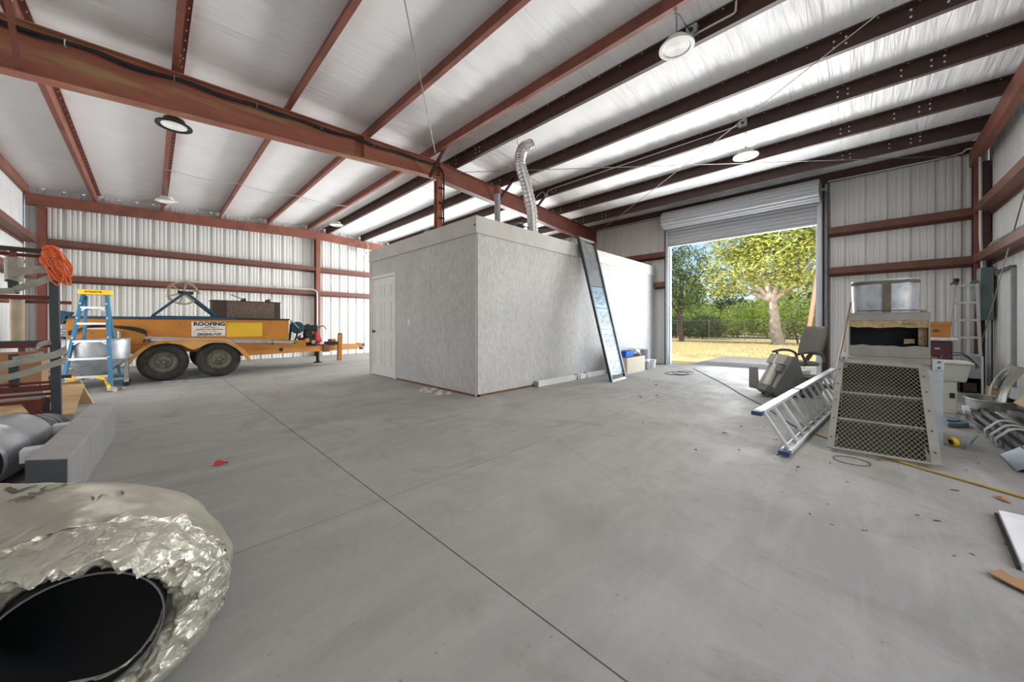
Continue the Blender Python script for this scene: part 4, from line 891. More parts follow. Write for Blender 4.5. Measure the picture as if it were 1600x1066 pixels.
# ------------------------------------------------------------------ foil-wrapped insulated elbow in the foreground
def foil_mat(name, col, rough, bs, dist, voro):
    m = bpy.data.materials.new(name); m.use_nodes = True; n = m.node_tree.nodes; L = m.node_tree.links; b = n['Principled BSDF']
    b.inputs['Metallic'].default_value = .55; b.inputs['Roughness'].default_value = rough
    tc = n.new('ShaderNodeTexCoord'); nz = n.new('ShaderNodeTexNoise'); nz.inputs['Scale'].default_value = 5; nz.inputs['Detail'].default_value = 6; L.new(tc.outputs['Object'], nz.inputs['Vector'])
    rp = n.new('ShaderNodeValToRGB'); e = rp.color_ramp.elements; e[0].position = .35; e[0].color = (*[c*.78 for c in col],1); e[1].position = .68; e[1].color = (*col,1); L.new(nz.outputs[0], rp.inputs[0]); L.new(rp.outputs[0], b.inputs['Base Color'])
    mx = n.new('ShaderNodeVectorMath'); mx.operation = 'ADD'; L.new(tc.outputs['Object'], mx.inputs[0])
    n2 = n.new('ShaderNodeTexNoise'); n2.inputs['Scale'].default_value = 9; n2.inputs['Detail'].default_value = 3; L.new(tc.outputs['Object'], n2.inputs['Vector'])
    sc = n.new('ShaderNodeVectorMath'); sc.operation = 'SCALE'; sc.inputs['Scale'].default_value = .12; L.new(n2.outputs['Color'], sc.inputs[0]); L.new(sc.outputs[0], mx.inputs[1])
    vo = n.new('ShaderNodeTexVoronoi'); vo.inputs['Scale'].default_value = voro; vo.feature = 'DISTANCE_TO_EDGE'; L.new(mx.outputs[0], vo.inputs['Vector'])
    n4 = n.new('ShaderNodeTexNoise'); n4.inputs['Scale'].default_value = 30; n4.inputs['Detail'].default_value = 4; L.new(tc.outputs['Object'], n4.inputs['Vector'])
    ad = n.new('ShaderNodeMath'); ad.operation = 'MULTIPLY_ADD'; L.new(n4.outputs[0], ad.inputs[0]); ad.inputs[1].default_value = .5; L.new(vo.outputs['Distance'], ad.inputs[2])
    bp = n.new('ShaderNodeBump'); bp.inputs['Strength'].default_value = bs; bp.inputs['Distance'].default_value = dist; L.new(ad.outputs[0], bp.inputs['Height']); L.new(bp.outputs[0], b.inputs['Normal'])
    MATS[name] = m
foil_mat('foil_wrap', srgb(196,192,176), .42, .22, .01, 7); foil_mat('foil_crumpled', srgb(206,202,186), .32, .8, .02, 16)
mat('glass_wool', srgb(176,168,96), .95, 0, .25, 30, bump=.6, bscale=80)
fw = thing('insulated_duct_elbow', 'foil-wrapped insulated duct elbow with an open black mouth in the foreground', 'duct', (-.1, 1.4, 0))
Fv, Rv = Vector((.7152,.6989,0)), Vector((.6989,-.7152,0)); FC = Vector((0,0,0))
RO, RI = .28, .160
def cpath(s):
    """centre line from the mouth: heads away and left, then bends to run left"""
    lat, dp, ph = -1.137, .921, R(40); ds = .01; q = 0.
    while q < s-1e-9:
        if q > .10 and ph < R(90): ph += ds/.36
        h_ = min(ds, s-q); lat -= math.sin(ph)*h_; dp += math.cos(ph)*h_; q += h_
    return Rv*lat+Fv*dp+Vector((0,0,RO+.005)), Rv*(-math.sin(ph))+Fv*math.cos(ph)
_cp = {}
_cpath = cpath
def cpath(s):
    k = round(s, 4)
    if k not in _cp: _cp[k] = _cpath(k)
    return _cp[k]
def ringpt(s, th, r):
    c, t = cpath(max(s, 0)); side = t.cross(Vector((0,0,1))).normalized()   # points to the right of travel
    if s < 0: c = c+t*s
    wid = 1+.20*max(0, (r-RI)/(RO-RI))*max(0, 1-max(s,0)/.8)
    return c+side*(r*math.cos(th)*wid)+Vector((0,0,1))*(r*math.sin(th))
def wrinkle(s, th, amp):
    q = Vector((math.cos(th)*2.2, math.sin(th)*2.2, s*6))
    return amp*(noise.noise(q*1.7)+.6*noise.noise(q*4.1)+.25*noise.noise(q*9))
def outer(u, v):
    s = .05+u*1.5; th = 2*PI*v; e = min(1, u*9)
    p = ringpt(s, th, RO*(.965+.035*e)+wrinkle(s, th, .006+.012*(1-e))); p.z = max(p.z, .002); return p
MB().grid(outer, 110, 96).build('foil_jacket', 'foil_wrap', fw, smooth=60)
def mouth(u, v):
    th = 2*PI*v; k = u
    lip = math.sin(PI*min(1, k*1.05)); r = RI+(RO*.965-RI)*k; s = .05-.10*lip**.8+.05*(1-k)*math.sin(th*3+1)*.6
    fold = .030*noise.noise(Vector((math.cos(th)*3.1, math.sin(th)*3.1, k*2.2)))+.022*noise.noise(Vector((math.cos(th)*7, math.sin(th)*7, k*5+4)))+.010*noise.noise(Vector((math.cos(th)*15, math.sin(th)*15, k*11+4)))
    w_ = math.sin(PI*k)**.5 if 0 < k < 1 else 0
    p = ringpt(s+fold*1.3*w_, th, r+fold*.8*w_+wrinkle(.05, th, .018)*(1 if k > .99 else 0)); p.z = max(p.z, .002); return p
MB().grid(mouth, 46, 150).build('crumpled_lip', 'foil_crumpled', fw, smooth=50)
MB().grid(lambda u, v: ringpt(-.01+u*1.2, 2*PI*v, RI+.004), 40, 40, flip=True).build('duct_bore', 'dark_inside', fw, smooth=60)
MB().tube([ringpt(-.02, 2*PI*k/48, RI+.004) for k in range(48)], .003, 6, closed=True).build('bore_edge', 'duct_end', fw, smooth=60)
def print_on(text, s0, th0, size, flip=1):
    cu = bpy.data.curves.new('t', 'FONT'); cu.body = text; cu.size = size; cu.resolution_u = 2; to = bpy.data.objects.new('t', cu); COL.objects.link(to); bpy.context.view_layer.update()
    me = bpy.data.meshes.new_from_object(to.evaluated_get(bpy.context.evaluated_depsgraph_get())); bpy.data.objects.remove(to)
    bm = bmesh.new(); bm.from_mesh(me); bmesh.ops.subdivide_edges(bm, edges=[e for e in bm.edges if e.calc_length() > .02], cuts=2); 
    for v in bm.verts:
        th = th0+v.co.x/RO; s = s0-v.co.y; v.co = ringpt(s, th, RO+wrinkle(s, th, .006)+.0035)
    bm.to_mesh(me); bm.free(); me.materials.clear(); me.materials.append(MATS['print_grey']); me.transform(world_of(fw).inverted())
    o = bpy.data.objects.new('printed_text', me); COL.objects.link(o); o.parent = fw
mat('print_grey', srgb(92,90,80), .7)
print_on('MOIE', .47, R(66), .075); print_on('7', .60, R(80), .13); print_on('E VI', .24, R(76), .04); print_on('a', .62, R(100), .07)
# little red scrap on the slab
rs = thing('red_scrap', 'small red plastic scrap on the open floor', 'scrap', (.37,3.6,0)); MB().hexa([(.34,3.57,0),(.39,3.56,0),(.40,3.60,0),(.35,3.62,0),(.345,3.575,.03),(.385,3.57,.045),(.40,3.60,.025),(.36,3.61,.035)]).build('body', 'engine_red', rs, bevel=.004); MB().cyl((.39,3.57,.02),(.425,3.55,.015),.008,7).build('tab', 'engine_red', rs)
# ------------------------------------------------------------------ air handler with a mesh chute, open box and oval collar
mat('unit_grey', srgb(158,164,166), .5, .25, .08, 5, srgb(136,142,144), 3, .5, .75); mat('unit_tan', srgb(130,128,120), .55, .1, .08, 5, srgb(116,112,100), 4, .52, .75)
mat('unit_inside', srgb(42,40,34), .8, .1, .15, 8); mat('near_black', srgb(22,24,26), .85, 0, .2, 8); mat('fibre_tan', srgb(158,140,104), .95, 0, .3, 14, srgb(96,80,56), 8, .5, .65, bump=.8, bscale=50)
mat('mastic', srgb(92,88,78), .9, 0, .2, 14, bump=.5, bscale=60); mat('mesh_metal', srgb(128,122,104), .5, .5, .1, 20)
un = thing('air_handler', 'grey sheet-metal air handler with a slanted mesh chute and an oval duct collar on top', 'machine', (5.3, -.2, 0))
CX0, CX1, CY0, CY1, CZ = 4.954, 5.78, -.553, .118, .775
mb = MB(); mb.box(CX0, CX0+.012, CY0, -.435, 0, .70); mb.build('front_sheet', 'unit_grey', un)
for nm, a in (('side_sheet',(CX0+.012,CX1,CY0,CY0+.012,0,.70)),('side_sheet',(CX0+.012,CX1,CY1-.012,CY1,0,.70)),('back_sheet',(CX1-.012,CX1,CY0+.012,CY1-.012,0,.70)),('inner_sheet',(CX0+.28,CX0+.29,CY0+.012,CY1-.012,.02,.70)),('base_tray',(CX0+.012,CX1-.012,CY0+.012,CY1-.012,.0,.02))): MB().box(*a).build(nm, 'unit_inside' if nm in ('inner_sheet','base_tray') else 'unit_grey', un)
MB().box(CX0-.004, CX1+.004, CY0-.004, CY1+.004, .765, .78).build('top_sheet', 'unit_tan', un, bevel=.003)
for a in ((CX0-.004,CX0+.02,CY0+.066,CY1-.05,.74,.765),(CX0-.004,CX0+.02,CY0+.066,CY1-.05,.70,.715),(CX0+.004,CX0+.018,CY0+.066,CY1-.05,.715,.74)): MB().box(*a).build('top_band', 'unit_tan', un)
for y0, y1 in ((CY0-.004,CY0+.065),(CY1-.05,CY1+.004)): MB().box(CX0-.012, CX0+.03, y0, y1, .665 if y0 > -.2 else .69, .79).build('corner_plate', 'unit_grey', un, bevel=.003)
for y, z in ((-.53,.765),(-.53,.715),(.095,.76),(-.22,.728)): MB().cyl((CX0-.014,y,z),(CX0-.02,y,z),.008,8).build('screw', 'engine_black', un)
T0, T1, B0, B1 = Vector((4.93,.116,.735)), Vector((4.93,-.43,.715)), Vector((4.14,.165,.035)), Vector((4.18,-.436,.035))
def cp_(s, t, d=0.):
    nrm = (T1-T0).cross(B0-T0).normalized(); nrm = nrm if nrm.x < 0 else -nrm
    return T0.lerp(T1, s).lerp(B0.lerp(B1, s), t)+nrm*d
cn_ = (T1-T0).cross(B0-T0).normalized()
for s in (0, 1): MB().bar(cp_(s,0), cp_(s,1.005), .055 if s else .045, .012, up=cn_).build('chute_rail', 'unit_tan', un)
MB().bar(cp_(0,0), cp_(1,0), .05, .012, up=cn_).build('chute_head', 'unit_tan', un); MB().bar(cp_(0,1), cp_(1,1), .022, .012, up=cn_).build('chute_sill', 'unit_tan', un)
for s, y in ((0,.13),(1,-.44)):
    a, b, c = cp_(s,0,-.01), cp_(s,1,-.01), Vector((4.953, T0.lerp(T1,s).y, .035)); off = Vector((0,.006,0))
    MB().add([a,b,c,a+off,b+off,c+off], [(0,1,2),(5,4,3),(0,3,4,1),(1,4,5,2),(2,5,3,0)]).build('chute_cheek', 'unit_grey', un)
MB().bar(cp_(.02,.38,-.03), cp_(.98,.36,-.03), .02, .03, up=cn_).build('cross_bar', 'galv', un); MB().bar(cp_(.02,.68,-.03), cp_(.98,.67,-.03), .02, .03, up=cn_).build('cross_bar', 'galv', un)
MB().hexa([cp_(.06,.08,-.22),cp_(.94,.08,-.22),cp_(.94,.92,-.10),cp_(.06,.92,-.10),cp_(.06,.08,-.23),cp_(.94,.08,-.23),cp_(.94,.92,-.11),cp_(.06,.92,-.11)]).build('inner_baffle', 'unit_inside', un)
MB().hexa([cp_(.28,.12,-.20),cp_(.62,.12,-.20),cp_(.62,.30,-.18),cp_(.28,.30,-.18),cp_(.28,.12,-.21),cp_(.62,.12,-.21),cp_(.62,.30,-.19),cp_(.28,.30,-.19)]).build('inner_plate', 'unit_inside', un)
mb = MB(); Wd, Ln = (T1-T0).length, (B0-T0).length; p_ = .030; sl_ = .62      # expanded metal: two families of crossing strands
k = -int(Ln/p_)-2
while k*p_ < Wd+Ln*sl_+.1:
    for sg in (1,-1):
        # strand x = k*p + sg*sl*y in panel coordinates
        pts = []
        for y in (0.,Ln):
            pts.append((k*p_+sg*sl_*y if sg < 0 else k*p_+sl_*y-Ln*sl_*0, y))
        (x0,y0),(x1,y1) = pts
        def clip(xv):
            return (xv-x0)/(x1-x0) if abs(x1-x0) > 1e-9 else None
        t0, t1 = 0., 1.; ta, tb = sorted((clip(.012), clip(Wd-.012))); t0 = max(t0,ta); t1 = min(t1,tb)
        if t1-t0 > .01:
            q0 = cp_((x0+(x1-x0)*t0)/Wd, (y0+(y1-y0)*t0)/Ln, .002*sg); q1 = cp_((x0+(x1-x0)*t1)/Wd, (y0+(y1-y0)*t1)/Ln, .002*sg); mb.bar(q0, q1, .0036, .003, up=cn_)
    k += 1
tag(mb.build('expanded_mesh', 'mesh_metal', un), kind='stuff')
for s in (.0,1.):
    for t in (.12,.3,.5,.7,.9): p = cp_(s,t,.007); MB().cyl(p, p+(-cn_ if cn_.x > 0 else cn_)*.004, .006, 6).build('screw', 'engine_black', un)
# upper open box
UX0, UX1, UY0, UY1, UZ0, UZ1 = 5.10, 5.72, -.494, .061, .781, 1.215
for nm, a in (('box_front_lower',(UX0,UX0+.012,UY0,UY1,UZ0,.885)),('box_front_upper',(UX0,UX0+.012,UY0,UY1,1.145,UZ1)),('box_side',(UX0+.012,UX1,UY0,UY0+.01,UZ0,UZ1)),('box_side',(UX0+.012,UX1,UY1-.01,UY1,UZ0,UZ1)),('box_back',(UX1-.01,UX1,UY0+.01,UY1-.01,UZ0,UZ1)),('box_top',(UX0-.004,UX1,UY0-.004,UY1+.004,UZ1,UZ1+.008))): MB().box(*a).build(nm, 'unit_tan', un)
for y0, y1 in ((UY0,UY0+.012),(UY1-.008,UY1)): MB().box(UX0,UX0+.012,y0,y1,.885,1.145).build('box_stile', 'unit_tan', un)
mb = MB(); mb.box(UX0+.2,UX0+.21,UY0+.01,UY1-.01,UZ0,1.2); mb.box(UX0+.012,UX0+.2,UY0+.01,UY1-.01,.86,.866); mb.box(UX0+.012,UX0+.2,UY0+.0101,UY0+.014,.866,1.15); mb.box(UX0+.012,UX0+.2,UY1-.014,UY1-.0101,.866,1.15); mb.build('dark_lining', 'near_black', un)  # near-black sheets lining the open box
def ragged(z0, z1, x, amp, sd, m, name, y0=UY0+.006, y1=UY1-.006):
    n = 40; vs = []
    for i in range(n+1):
        y = y0+(y1-y0)*i/n; a = amp*noise.noise((y*9,sd,0)); b = amp*noise.noise((y*11,sd+5,0)); vs += [(x,y,z0+a),(x,y,z1+b),(x+.03,y,z1+b),(x+.03,y,z0+a)]
    MB().add(vs, [f for i in range(n) for f in [(4*i+k, 4*i+4+k, 4*i+4+(k+1)%4, 4*i+(k+1)%4) for k in range(4)]]+[(0,1,2,3),(4*n+3,4*n+2,4*n+1,4*n)]).build(name, m, un)
ragged(1.075,1.155,UX0+.004,.016,1,'fibre_tan','torn_insulation'); ragged(.875,.892,UX0-.002,.014,3,'unit_tan','torn_edge'); ragged(.90,1.07,UX0+.06,.03,7,'fibre_tan','torn_insulation',UY0+.012,UY0+.07); ragged(.91,.96,UX0+.1,.02,9,'fibre_tan','torn_insulation',UY0+.09,UY0+.16)
# oval collar
def oval(r, z, n=44):
    return [(5.40+.24*r*math.copysign(abs(math.cos(a))**.75, math.cos(a)), -.205+(.242*r)*math.copysign(abs(math.sin(a))**.55, math.sin(a)), z) for a in [2*PI*k/n for k in range(n)]]
r0, r1, r2 = oval(.98,1.224), oval(1.03,1.56), oval(1.02,1.56); r3 = oval(.965,1.23); n = 44
mb = MB().add(r0+r1+r2+r3, [f for j in range(3) for f in [(j*n+k, j*n+(k+1)%n, (j+1)*n+(k+1)%n, (j+1)*n+k) for k in range(n)]]); mb.build('oval_collar', 'galv', un, smooth=50)
rt = [oval(1.034+.004*(j % 2), 1.525+.04*j+.0) for j in range(2)]; mb = MB()
vs = []
for k in range(n): x, y, z = oval(1.036,0)[k]; w = .012*noise.noise((k*.5,2,0)); vs += [(x,y,1.515+w),(x,y,1.548+w*.4)]
MB().add(vs, [(2*k,2*((k+1)%n),2*((k+1)%n)+1,2*k+1) for k in range(n)]).build('mastic_band', 'mastic', un)
vs = []; nn_ = 14
for k in range(nn_+1):
    z = 1.226+(1.515-1.226)*k/nn_; w = .004*noise.noise((k*.9,3,0)); xx = 5.40-.24*(1.0+.05*k/nn_)-.004; vs += [(xx,-.185+w,z),(xx,-.245+w*1.5,z),(xx+.01,-.245+w,z),(xx+.01,-.185+w,z)]
MB().add(vs, [f for k in range(nn_) for f in [(4*k+j,4*k+4+j,4*k+4+(j+1)%4,4*k+(j+1)%4) for j in range(4)]]+[(3,2,1,0),(4*nn_,4*nn_+1,4*nn_+2,4*nn_+3)]).build('seam_tape', 'mastic', un)
MB().box(5.155,5.17,-.43,.0,1.243,1.249).build('collar_crease', 'unit_inside', un)
crumple('rag', 'dull brown rag on the top corner of the air handler box', 'rag', (5.2,-.46,1.224), .025, 'fibre_tan', 5, .5)
# wire hoop lying by the chute
o = MB().tube([(3.95+.10*math.cos(a*PI/14),.03+.11*math.sin(a*PI/14),.004) for a in range(28)], .0025, 5, closed=True).build('wire_hoop', 'black_cable', None, loc=(3.95,.03,0)); tag(o, 'thin dark wire hoop on the floor in front of the mesh chute', 'hoop')

# ------------------------------------------------------------------ aluminium extension ladder lying on its side
al = thing('extension_ladder', 'aluminium ladder lying on its edge between the air handler and the office chair', 'ladder', (3.7,.43,0))
L0, L1, U0, U1 = Vector((3.67,.432,.035)), Vector((7.55,.10,.035)), Vector((3.67,.62,.335)), Vector((7.55,.262,.40))
def csec(w, h, t=.004): return [(-w/2,-h/2),(w/2,-h/2),(w/2,-h/2+t*2),(-w/2+t,-h/2+t*2),(-w/2+t,h/2-t*2),(w/2,h/2-t*2),(w/2,h/2),(-w/2,h/2)]
upv = (U0-L0).normalized()
MB().sweep(csec(.03,.07), L0, L1, up=Vector((0,1,0))).build('rail', 'ladder_alu', al); MB().sweep([(-a,b) for a,b in csec(.03,.07)], U0, U1, up=Vector((0,1,0))).build('rail', 'ladder_alu', al)
for k in range(12):
    t = (.16+.305*k)/3.9; MB().bar(L0.lerp(L1,t), U0.lerp(U1,t), .036, .028, up=(0,1,0)).build('rung', 'ladder_alu', al, bevel=.004)
mat('cap_blue', srgb(40,62,96), .6)
for p, q in ((L0,L1),(U0,U1)): d = (q-p).normalized(); MB().bar(p-d*.015, p+d*.06, .036, .076, up=(0,1,0)).build('end_cap', 'cap_blue', al)
MB().bar(U0.lerp(U1,.36), U0.lerp(U1,.39), .032, .078, up=(0,1,0)).build('rung_lock', 'cap_blue', al)

# ------------------------------------------------------------------ office chair
mat('chair_fabric', srgb(112,110,104), .9, 0, .1, 30); mat('chair_plastic', srgb(96,90,78), .6, 0, .06)
ch = thing('office_chair', 'grey upholstered office armchair in front of the roll-up door opening', 'chair', (7.55,.72,0), R(-45.66))   # local x = right on the picture, chair faces -x
def cushion(fn, nu=18, nv=18): return MB().grid(fn, nu, nv)
def backfn(side):
    def f(u, v):
        a = (u-.5)*2; b = (v-.5)*2; w = .235*(1-.10*b*b-.12*max(0,b)**3); r = max(0, 1-abs(a)**4)**.25*max(0, 1-abs(b)**5)**.2
        lean = .14*(b+1)/2; return (.24+lean+(.05*r*side if side > 0 else -.045*r)+.05*a*a*-1+.0, a*w, .84+b*.235)
    return f
mb = MB(); mb.grid(backfn(1), 18, 18); mb.grid(backfn(-1), 18, 18); mb.build('backrest', 'chair_fabric', ch, smooth=60, local=True)
def seatfn(side):
    def f(u, v):
        a = (u-.5)*2; b = (v-.5)*2; r = max(0, 1-abs(a)**4)**.25*max(0, 1-abs(b)**4)**.25; return (-.02+a*.235, b*.235, .46+(.05*r if side > 0 else -.035*r))
    return f
mb = MB(); mb.grid(seatfn(1), 16, 16); mb.grid(seatfn(-1), 16, 16); mb.build('seat', 'chair_fabric', ch, smooth=60, local=True)
for s in (-1, 1):
    y = s*.27
    MB().tube(spline([(.22,y,.50),(.20,y,.60),(.10,y,.655),(-.05,y,.665),(-.20,y,.63)],5), [.022]*21, 8).build('armrest', 'chair_plastic', ch, smooth=60, local=True)
    MB().tube(spline([(-.14,y,.645),(-.10,y,.56),(-.04,y*.95,.45)],5), .02, 8).build('arm_support', 'chair_plastic', ch, smooth=60, local=True)
MB().bar((.10,0,.42),(.27,0,.66),.07,.02,up=(0,1,0)).build('back_bracket', 'chair_plastic', ch, local=True)
MB().tube([(0,0,.08),(0,0,.42)], .025, 12).build('gas_lift', 'black_cable', ch, local=True)
for k in range(5):
    a = 2*PI*k/5+.3; e = Vector((.28*math.cos(a),.28*math.sin(a),.075)); bs_ = MB().tube([(0,0,.10),e*.5+Vector((0,0,.06)),e], [.028,.022,.016], 8).build('base_arm', 'chair_plastic', ch, smooth=60, local=True)
    MB().lathe([(.01,-.02),(.028,-.018),(.03,0),(.028,.018),(.01,.02)], 12, TR(e.x,e.y,.03) @ RZ(a) @ Matrix.Rotation(R(90),4,'X')).build('caster', 'black_cable', bs_, smooth=40, local=True)
# ------------------------------------------------------------------ slanted grey sheet machine in front of the chair
mat('machine_grey', srgb(122,124,124), .55, .1, .06, 5); mat('machine_plate', srgb(170,168,160), .5, .2, .06); mat('paper_white', srgb(222,218,204), .6)
mc = thing('sheet_machine', 'slanted dark grey sheet-feeding machine standing before the office chair', 'machine', (6.62,.87,0), R(-45.66))
prof = [(0,.02),(.40,.02),(.40,.36),(.335,.60),(.27,.62),(-.05,.06)]
mb = MB(); nP = len(prof); mb.add([(x,0,z) for x,z in prof]+[(x,.36,z) for x,z in prof], [tuple(range(nP)),tuple(range(nP,2*nP))[::-1]]+[(i,(i+1)%nP,nP+(i+1)%nP,nP+i) for i in range(nP)]); mb.build('housing', 'machine_grey', mc, local=True, bevel=.006)
d = Vector((.32,0,.56)).normalized(); nrm_ = Vector((-d.z,0,d.x)); base = Vector((-.05,.0,.06))
def mp_(t, dep_=0., y=0.): return base+d*t+nrm_*dep_+Vector((0,y,0))
def mblock(name, t0, t1, d0, d1, y0, y1, m): MB().hexa([mp_(t0,d0,y0),mp_(t1,d0,y0),mp_(t1,d0,y1),mp_(t0,d0,y1),mp_(t0,d1,y0),mp_(t1,d1,y0),mp_(t1,d1,y1),mp_(t0,d1,y1)]).build(name, m, mc, local=True, bevel=.004)
mblock('front_frame', .02,.62,.002,.03,-.0,.36,'machine_plate'); mblock('bracket', .34,.44,.03,.10,-.015,.12,'machine_grey'); mblock('bracket', -.02,.08,.03,.14,-.015,.16,'machine_grey'); mblock('hopper', .46,.62,.03,.09,.0,.36,'machine_plate')
MB().tube([mp_(.06,.08,.1),mp_(.44,.07,.14)], .05, 18).build('roller', 'paper_white', mc, smooth=40, local=True); MB().tube([mp_(.45,.06,.2),mp_(.60,.06,.2)], .035, 14).build('paper_roll', 'paper_white', mc, smooth=40, local=True)
MB().hexa([(-.20,.30,.10),(-.02,.34,.06),(-.02,.36,.06),(-.20,.32,.10),(-.20,.30,.44),(-.04,.34,.42),(-.04,.36,.42),(-.20,.32,.44)]).build('side_tray', 'machine_plate', mc, local=True)
for k in range(5): MB().box(-.203,-.199,.303,.318,.14+.055*k,.165+.055*k).build('slot', 'engine_black', mc, local=True)
MB().box(.40,.72,.02,.34,.02,.34).build('motor_box', 'machine_grey', mc, local=True, bevel=.01); MB().box(.42,.70,.0,.02,.30,.325).build('motor_lip', 'machine_plate', mc, local=True); MB().cyl((.38,-.02,.2),(.38,.1,.2),.09,16).build('motor', 'chair_fabric', mc, smooth=40, local=True)
for x in (.03,.36): MB().box(x-.02,x+.02,.02,.06,0,.022).build('foot', 'engine_black', mc, local=True); MB().box(x-.02,x+.02,.30,.34,0,.022).build('foot', 'engine_black', mc, local=True)
MB().tube(spline([(.44,-.01,.30),(.52,-.05,.22),(.50,-.06,.12),(.42,-.04,.06)],5), .008, 6).build('cord', 'black_cable', mc, local=True)
MB().box(.42,.56,.05,.25,.345,.40).build('paper_stack', 'paper_white', mc, local=True)
# broom handle leaning on the wall
mat('broom_wood', srgb(162,112,84), .6, 0, .1)
bh = thing('push_broom', 'long wooden broom handle leaning on the ribbed wall right of the roll-up door', 'broom', (8.2,.29,0))
MB().tube([(8.25,.285,.06),(10.03,.085,1.56)], .0135, 8).build('handle', 'broom_wood', bh, smooth=60); MB().box(8.2,8.27,.10,.47,.03,.075).build('head', 'broom_wood', bh, bevel=.006); MB().box(8.205,8.265,.11,.46,0,.03).build('bristles', 'black_cable', bh)

# ------------------------------------------------------------------ electrical panel and things in the right corner
mat('panel_green', srgb(104,120,118), .5, .1, .05); mat('panel_edge', srgb(168,176,174), .5, .1, .05)
ep = thing('electrical_panel', 'tall grey-green electrical panel on the corner post', 'panel', (9.72,-1.53,1.18))
MB().box(9.62,9.88,-1.60,-1.465,1.18,2.05).build('cabinet', 'panel_edge', ep, bevel=.004); MB().box(9.605,9.62,-1.60,-1.468,1.185,2.045).build('cover', 'panel_green', ep, bevel=.003); MB().box(9.598,9.605,-1.59,-1.575,1.55,1.62).build('latch', 'galv', ep)
MB().box(9.88,9.90,-1.58,-1.49,1.3,1.9).build('mount', 'steel_grey', ep)
for y in (-1.575,-1.545): MB().cyl((9.70,y,0),(9.70,y,1.18),.016,8).build('feed_conduit', 'white_conduit', ep, smooth=60)
MB().box(9.55,9.60,-1.625,-1.61,1.9,1.95).build('stub', 'steel_grey', ep)
br = thing('wall_bracket', 'dark bracket arm fixed to the front wall beside the electrical panel', 'bracket', (9.2,-1.6,1.93)); MB().box(8.68,9.50,-1.63,-1.585,1.925,1.965).build('arm', 'duct_end', br); MB().box(8.66,8.74,-1.64,-1.60,.2,1.925).build('upright', 'steel_grey', br)
# folding aluminium ladder behind the panel
wl = thing('folding_ladder', 'pale aluminium folding ladder standing in the right corner by the electrical panel', 'ladder', (9.45,-1.25,.0))
X_ = 9.5
def wl_(y, z, x=X_): return Vector((x,y,z))
for a, b in ((wl_(-1.175,1.78),wl_(-1.03,.02)),(wl_(-1.41,1.78),wl_(-1.47,.02))): MB().bar(a, b, .03, .06, up=(1,0,0)).build('front_rail', 'ladder_alu', wl)
for a, b in ((wl_(-1.20,1.76,9.6),wl_(-1.10,.02,9.92)),(wl_(-1.39,1.76,9.6),wl_(-1.42,.02,9.92))): MB().bar(a, b, .03, .05, up=(1,0,0)).build('rear_rail', 'ladder_alu', wl)
for k, z in enumerate((1.76,1.47,1.18,.89,.60,.31)):
    t = (1.78-z)/1.76; MB().bar(wl_(-1.165+.135*t,z),wl_(-1.42-.05*t,z),.035,.035).build('rung', 'ladder_alu', wl, bevel=.004)
    if k in (1,3): MB().bar(wl_(-1.20+.1*t,z,9.6+.32*t),wl_(-1.39-.03*t,z,9.6+.32*t),.03,.03).build('rear_rung', 'ladder_alu', wl)
for y in (-1.19,-1.40): MB().cyl((X_-.02,y,1.80),(X_+.13,y,1.80),.04,12).build('hinge', 'rim_grey', wl, smooth=40)
MB().lathe([(0,0),(.035,0),(.035,.06),(0,.07)], 10, TR(X_,-1.20,1.82)).build('lock_knob', 'engine_black', wl, smooth=40)
# small table with a drawer cabinet and a carton
tb = thing('work_table', 'small white-topped metal table behind the air handler', 'table', (8.15,-.85,0))
MB().box(7.95,8.4,-1.02,-.62,.885,.915).build('top', 'gutter_white', tb, bevel=.004)
for x in (7.98,8.37):
    for y in (-1.0,-.65): MB().cyl((x,y,0),(x,y,.885),.014,8).build('leg', 'galv', tb, smooth=60)
MB().box(7.97,8.38,-1.0,-.64,.42,.435).build('shelf', 'steel_grey', tb)
mat('maroon', srgb(92,40,48), .5, 0, .08)
dc = thing('drawer_cabinet', 'small maroon two-drawer cabinet under the white table top', 'cabinet', (8.15,-.83,.435))
MB().box(8.02,8.34,-.98,-.70,.436,.86).build('body', 'maroon', dc)
for z0 in (.45,.655):
    d_ = MB().box(8.01,8.02,-.97,-.71,z0,z0+.195).build('drawer', 'maroon', dc, bevel=.003); MB().box(7.995,8.01,-.865,-.815,z0+.09,z0+.115).build('handle', 'galv', d_)
cb2 = thing('cardboard_carton', 'orange-brown cardboard carton on the white table top', 'box', (8.15,-.8,.915)); mat('carton_orange', srgb(186,124,68), .8, 0, .08)
MB().box(8.02,8.32,-.965,-.70,.916,1.14).build('body', 'carton_orange', cb2, bevel=.003); MB().box(8.01,8.33,-.975,-.69,1.09,1.145).build('lid', 'carton_orange', cb2, bevel=.003); MB().box(8.016,8.02,-.86,-.80,1.0,1.03).build('hand_hole', 'brown_metal', cb2)
# cream tank with cables behind the air handler
mat('cream_plastic', srgb(206,204,190), .5, 0, .04)
tk = thing('plastic_tank', 'cream plastic tank on a pedestal behind the air handler', 'tank', (7.0,-.83,0))
mb = MB(); mb.add([(6.88,-.95,.40),(7.22,-.95,.40),(7.22,-.62,.40),(6.88,-.62,.40),(6.84,-.98,.62),(7.26,-.98,.62),(7.26,-.60,.62),(6.84,-.60,.62)],[(0,3,2,1),(4,5,6,7),(0,1,5,4),(1,2,6,5),(2,3,7,6),(3,0,4,7)]); mb.build('tub', 'cream_plastic', tk, bevel=.02); MB().box(6.82,7.28,-1.0,-.58,.62,.645).build('rim', 'cream_plastic', tk, bevel=.006); MB().box(6.9,7.15,-.88,-.70,.0,.40).build('pedestal', 'cream_plastic', tk, bevel=.01); MB().box(6.885,6.90,-.86,-.82,.2,.26).build('valve', 'engine_black', tk)
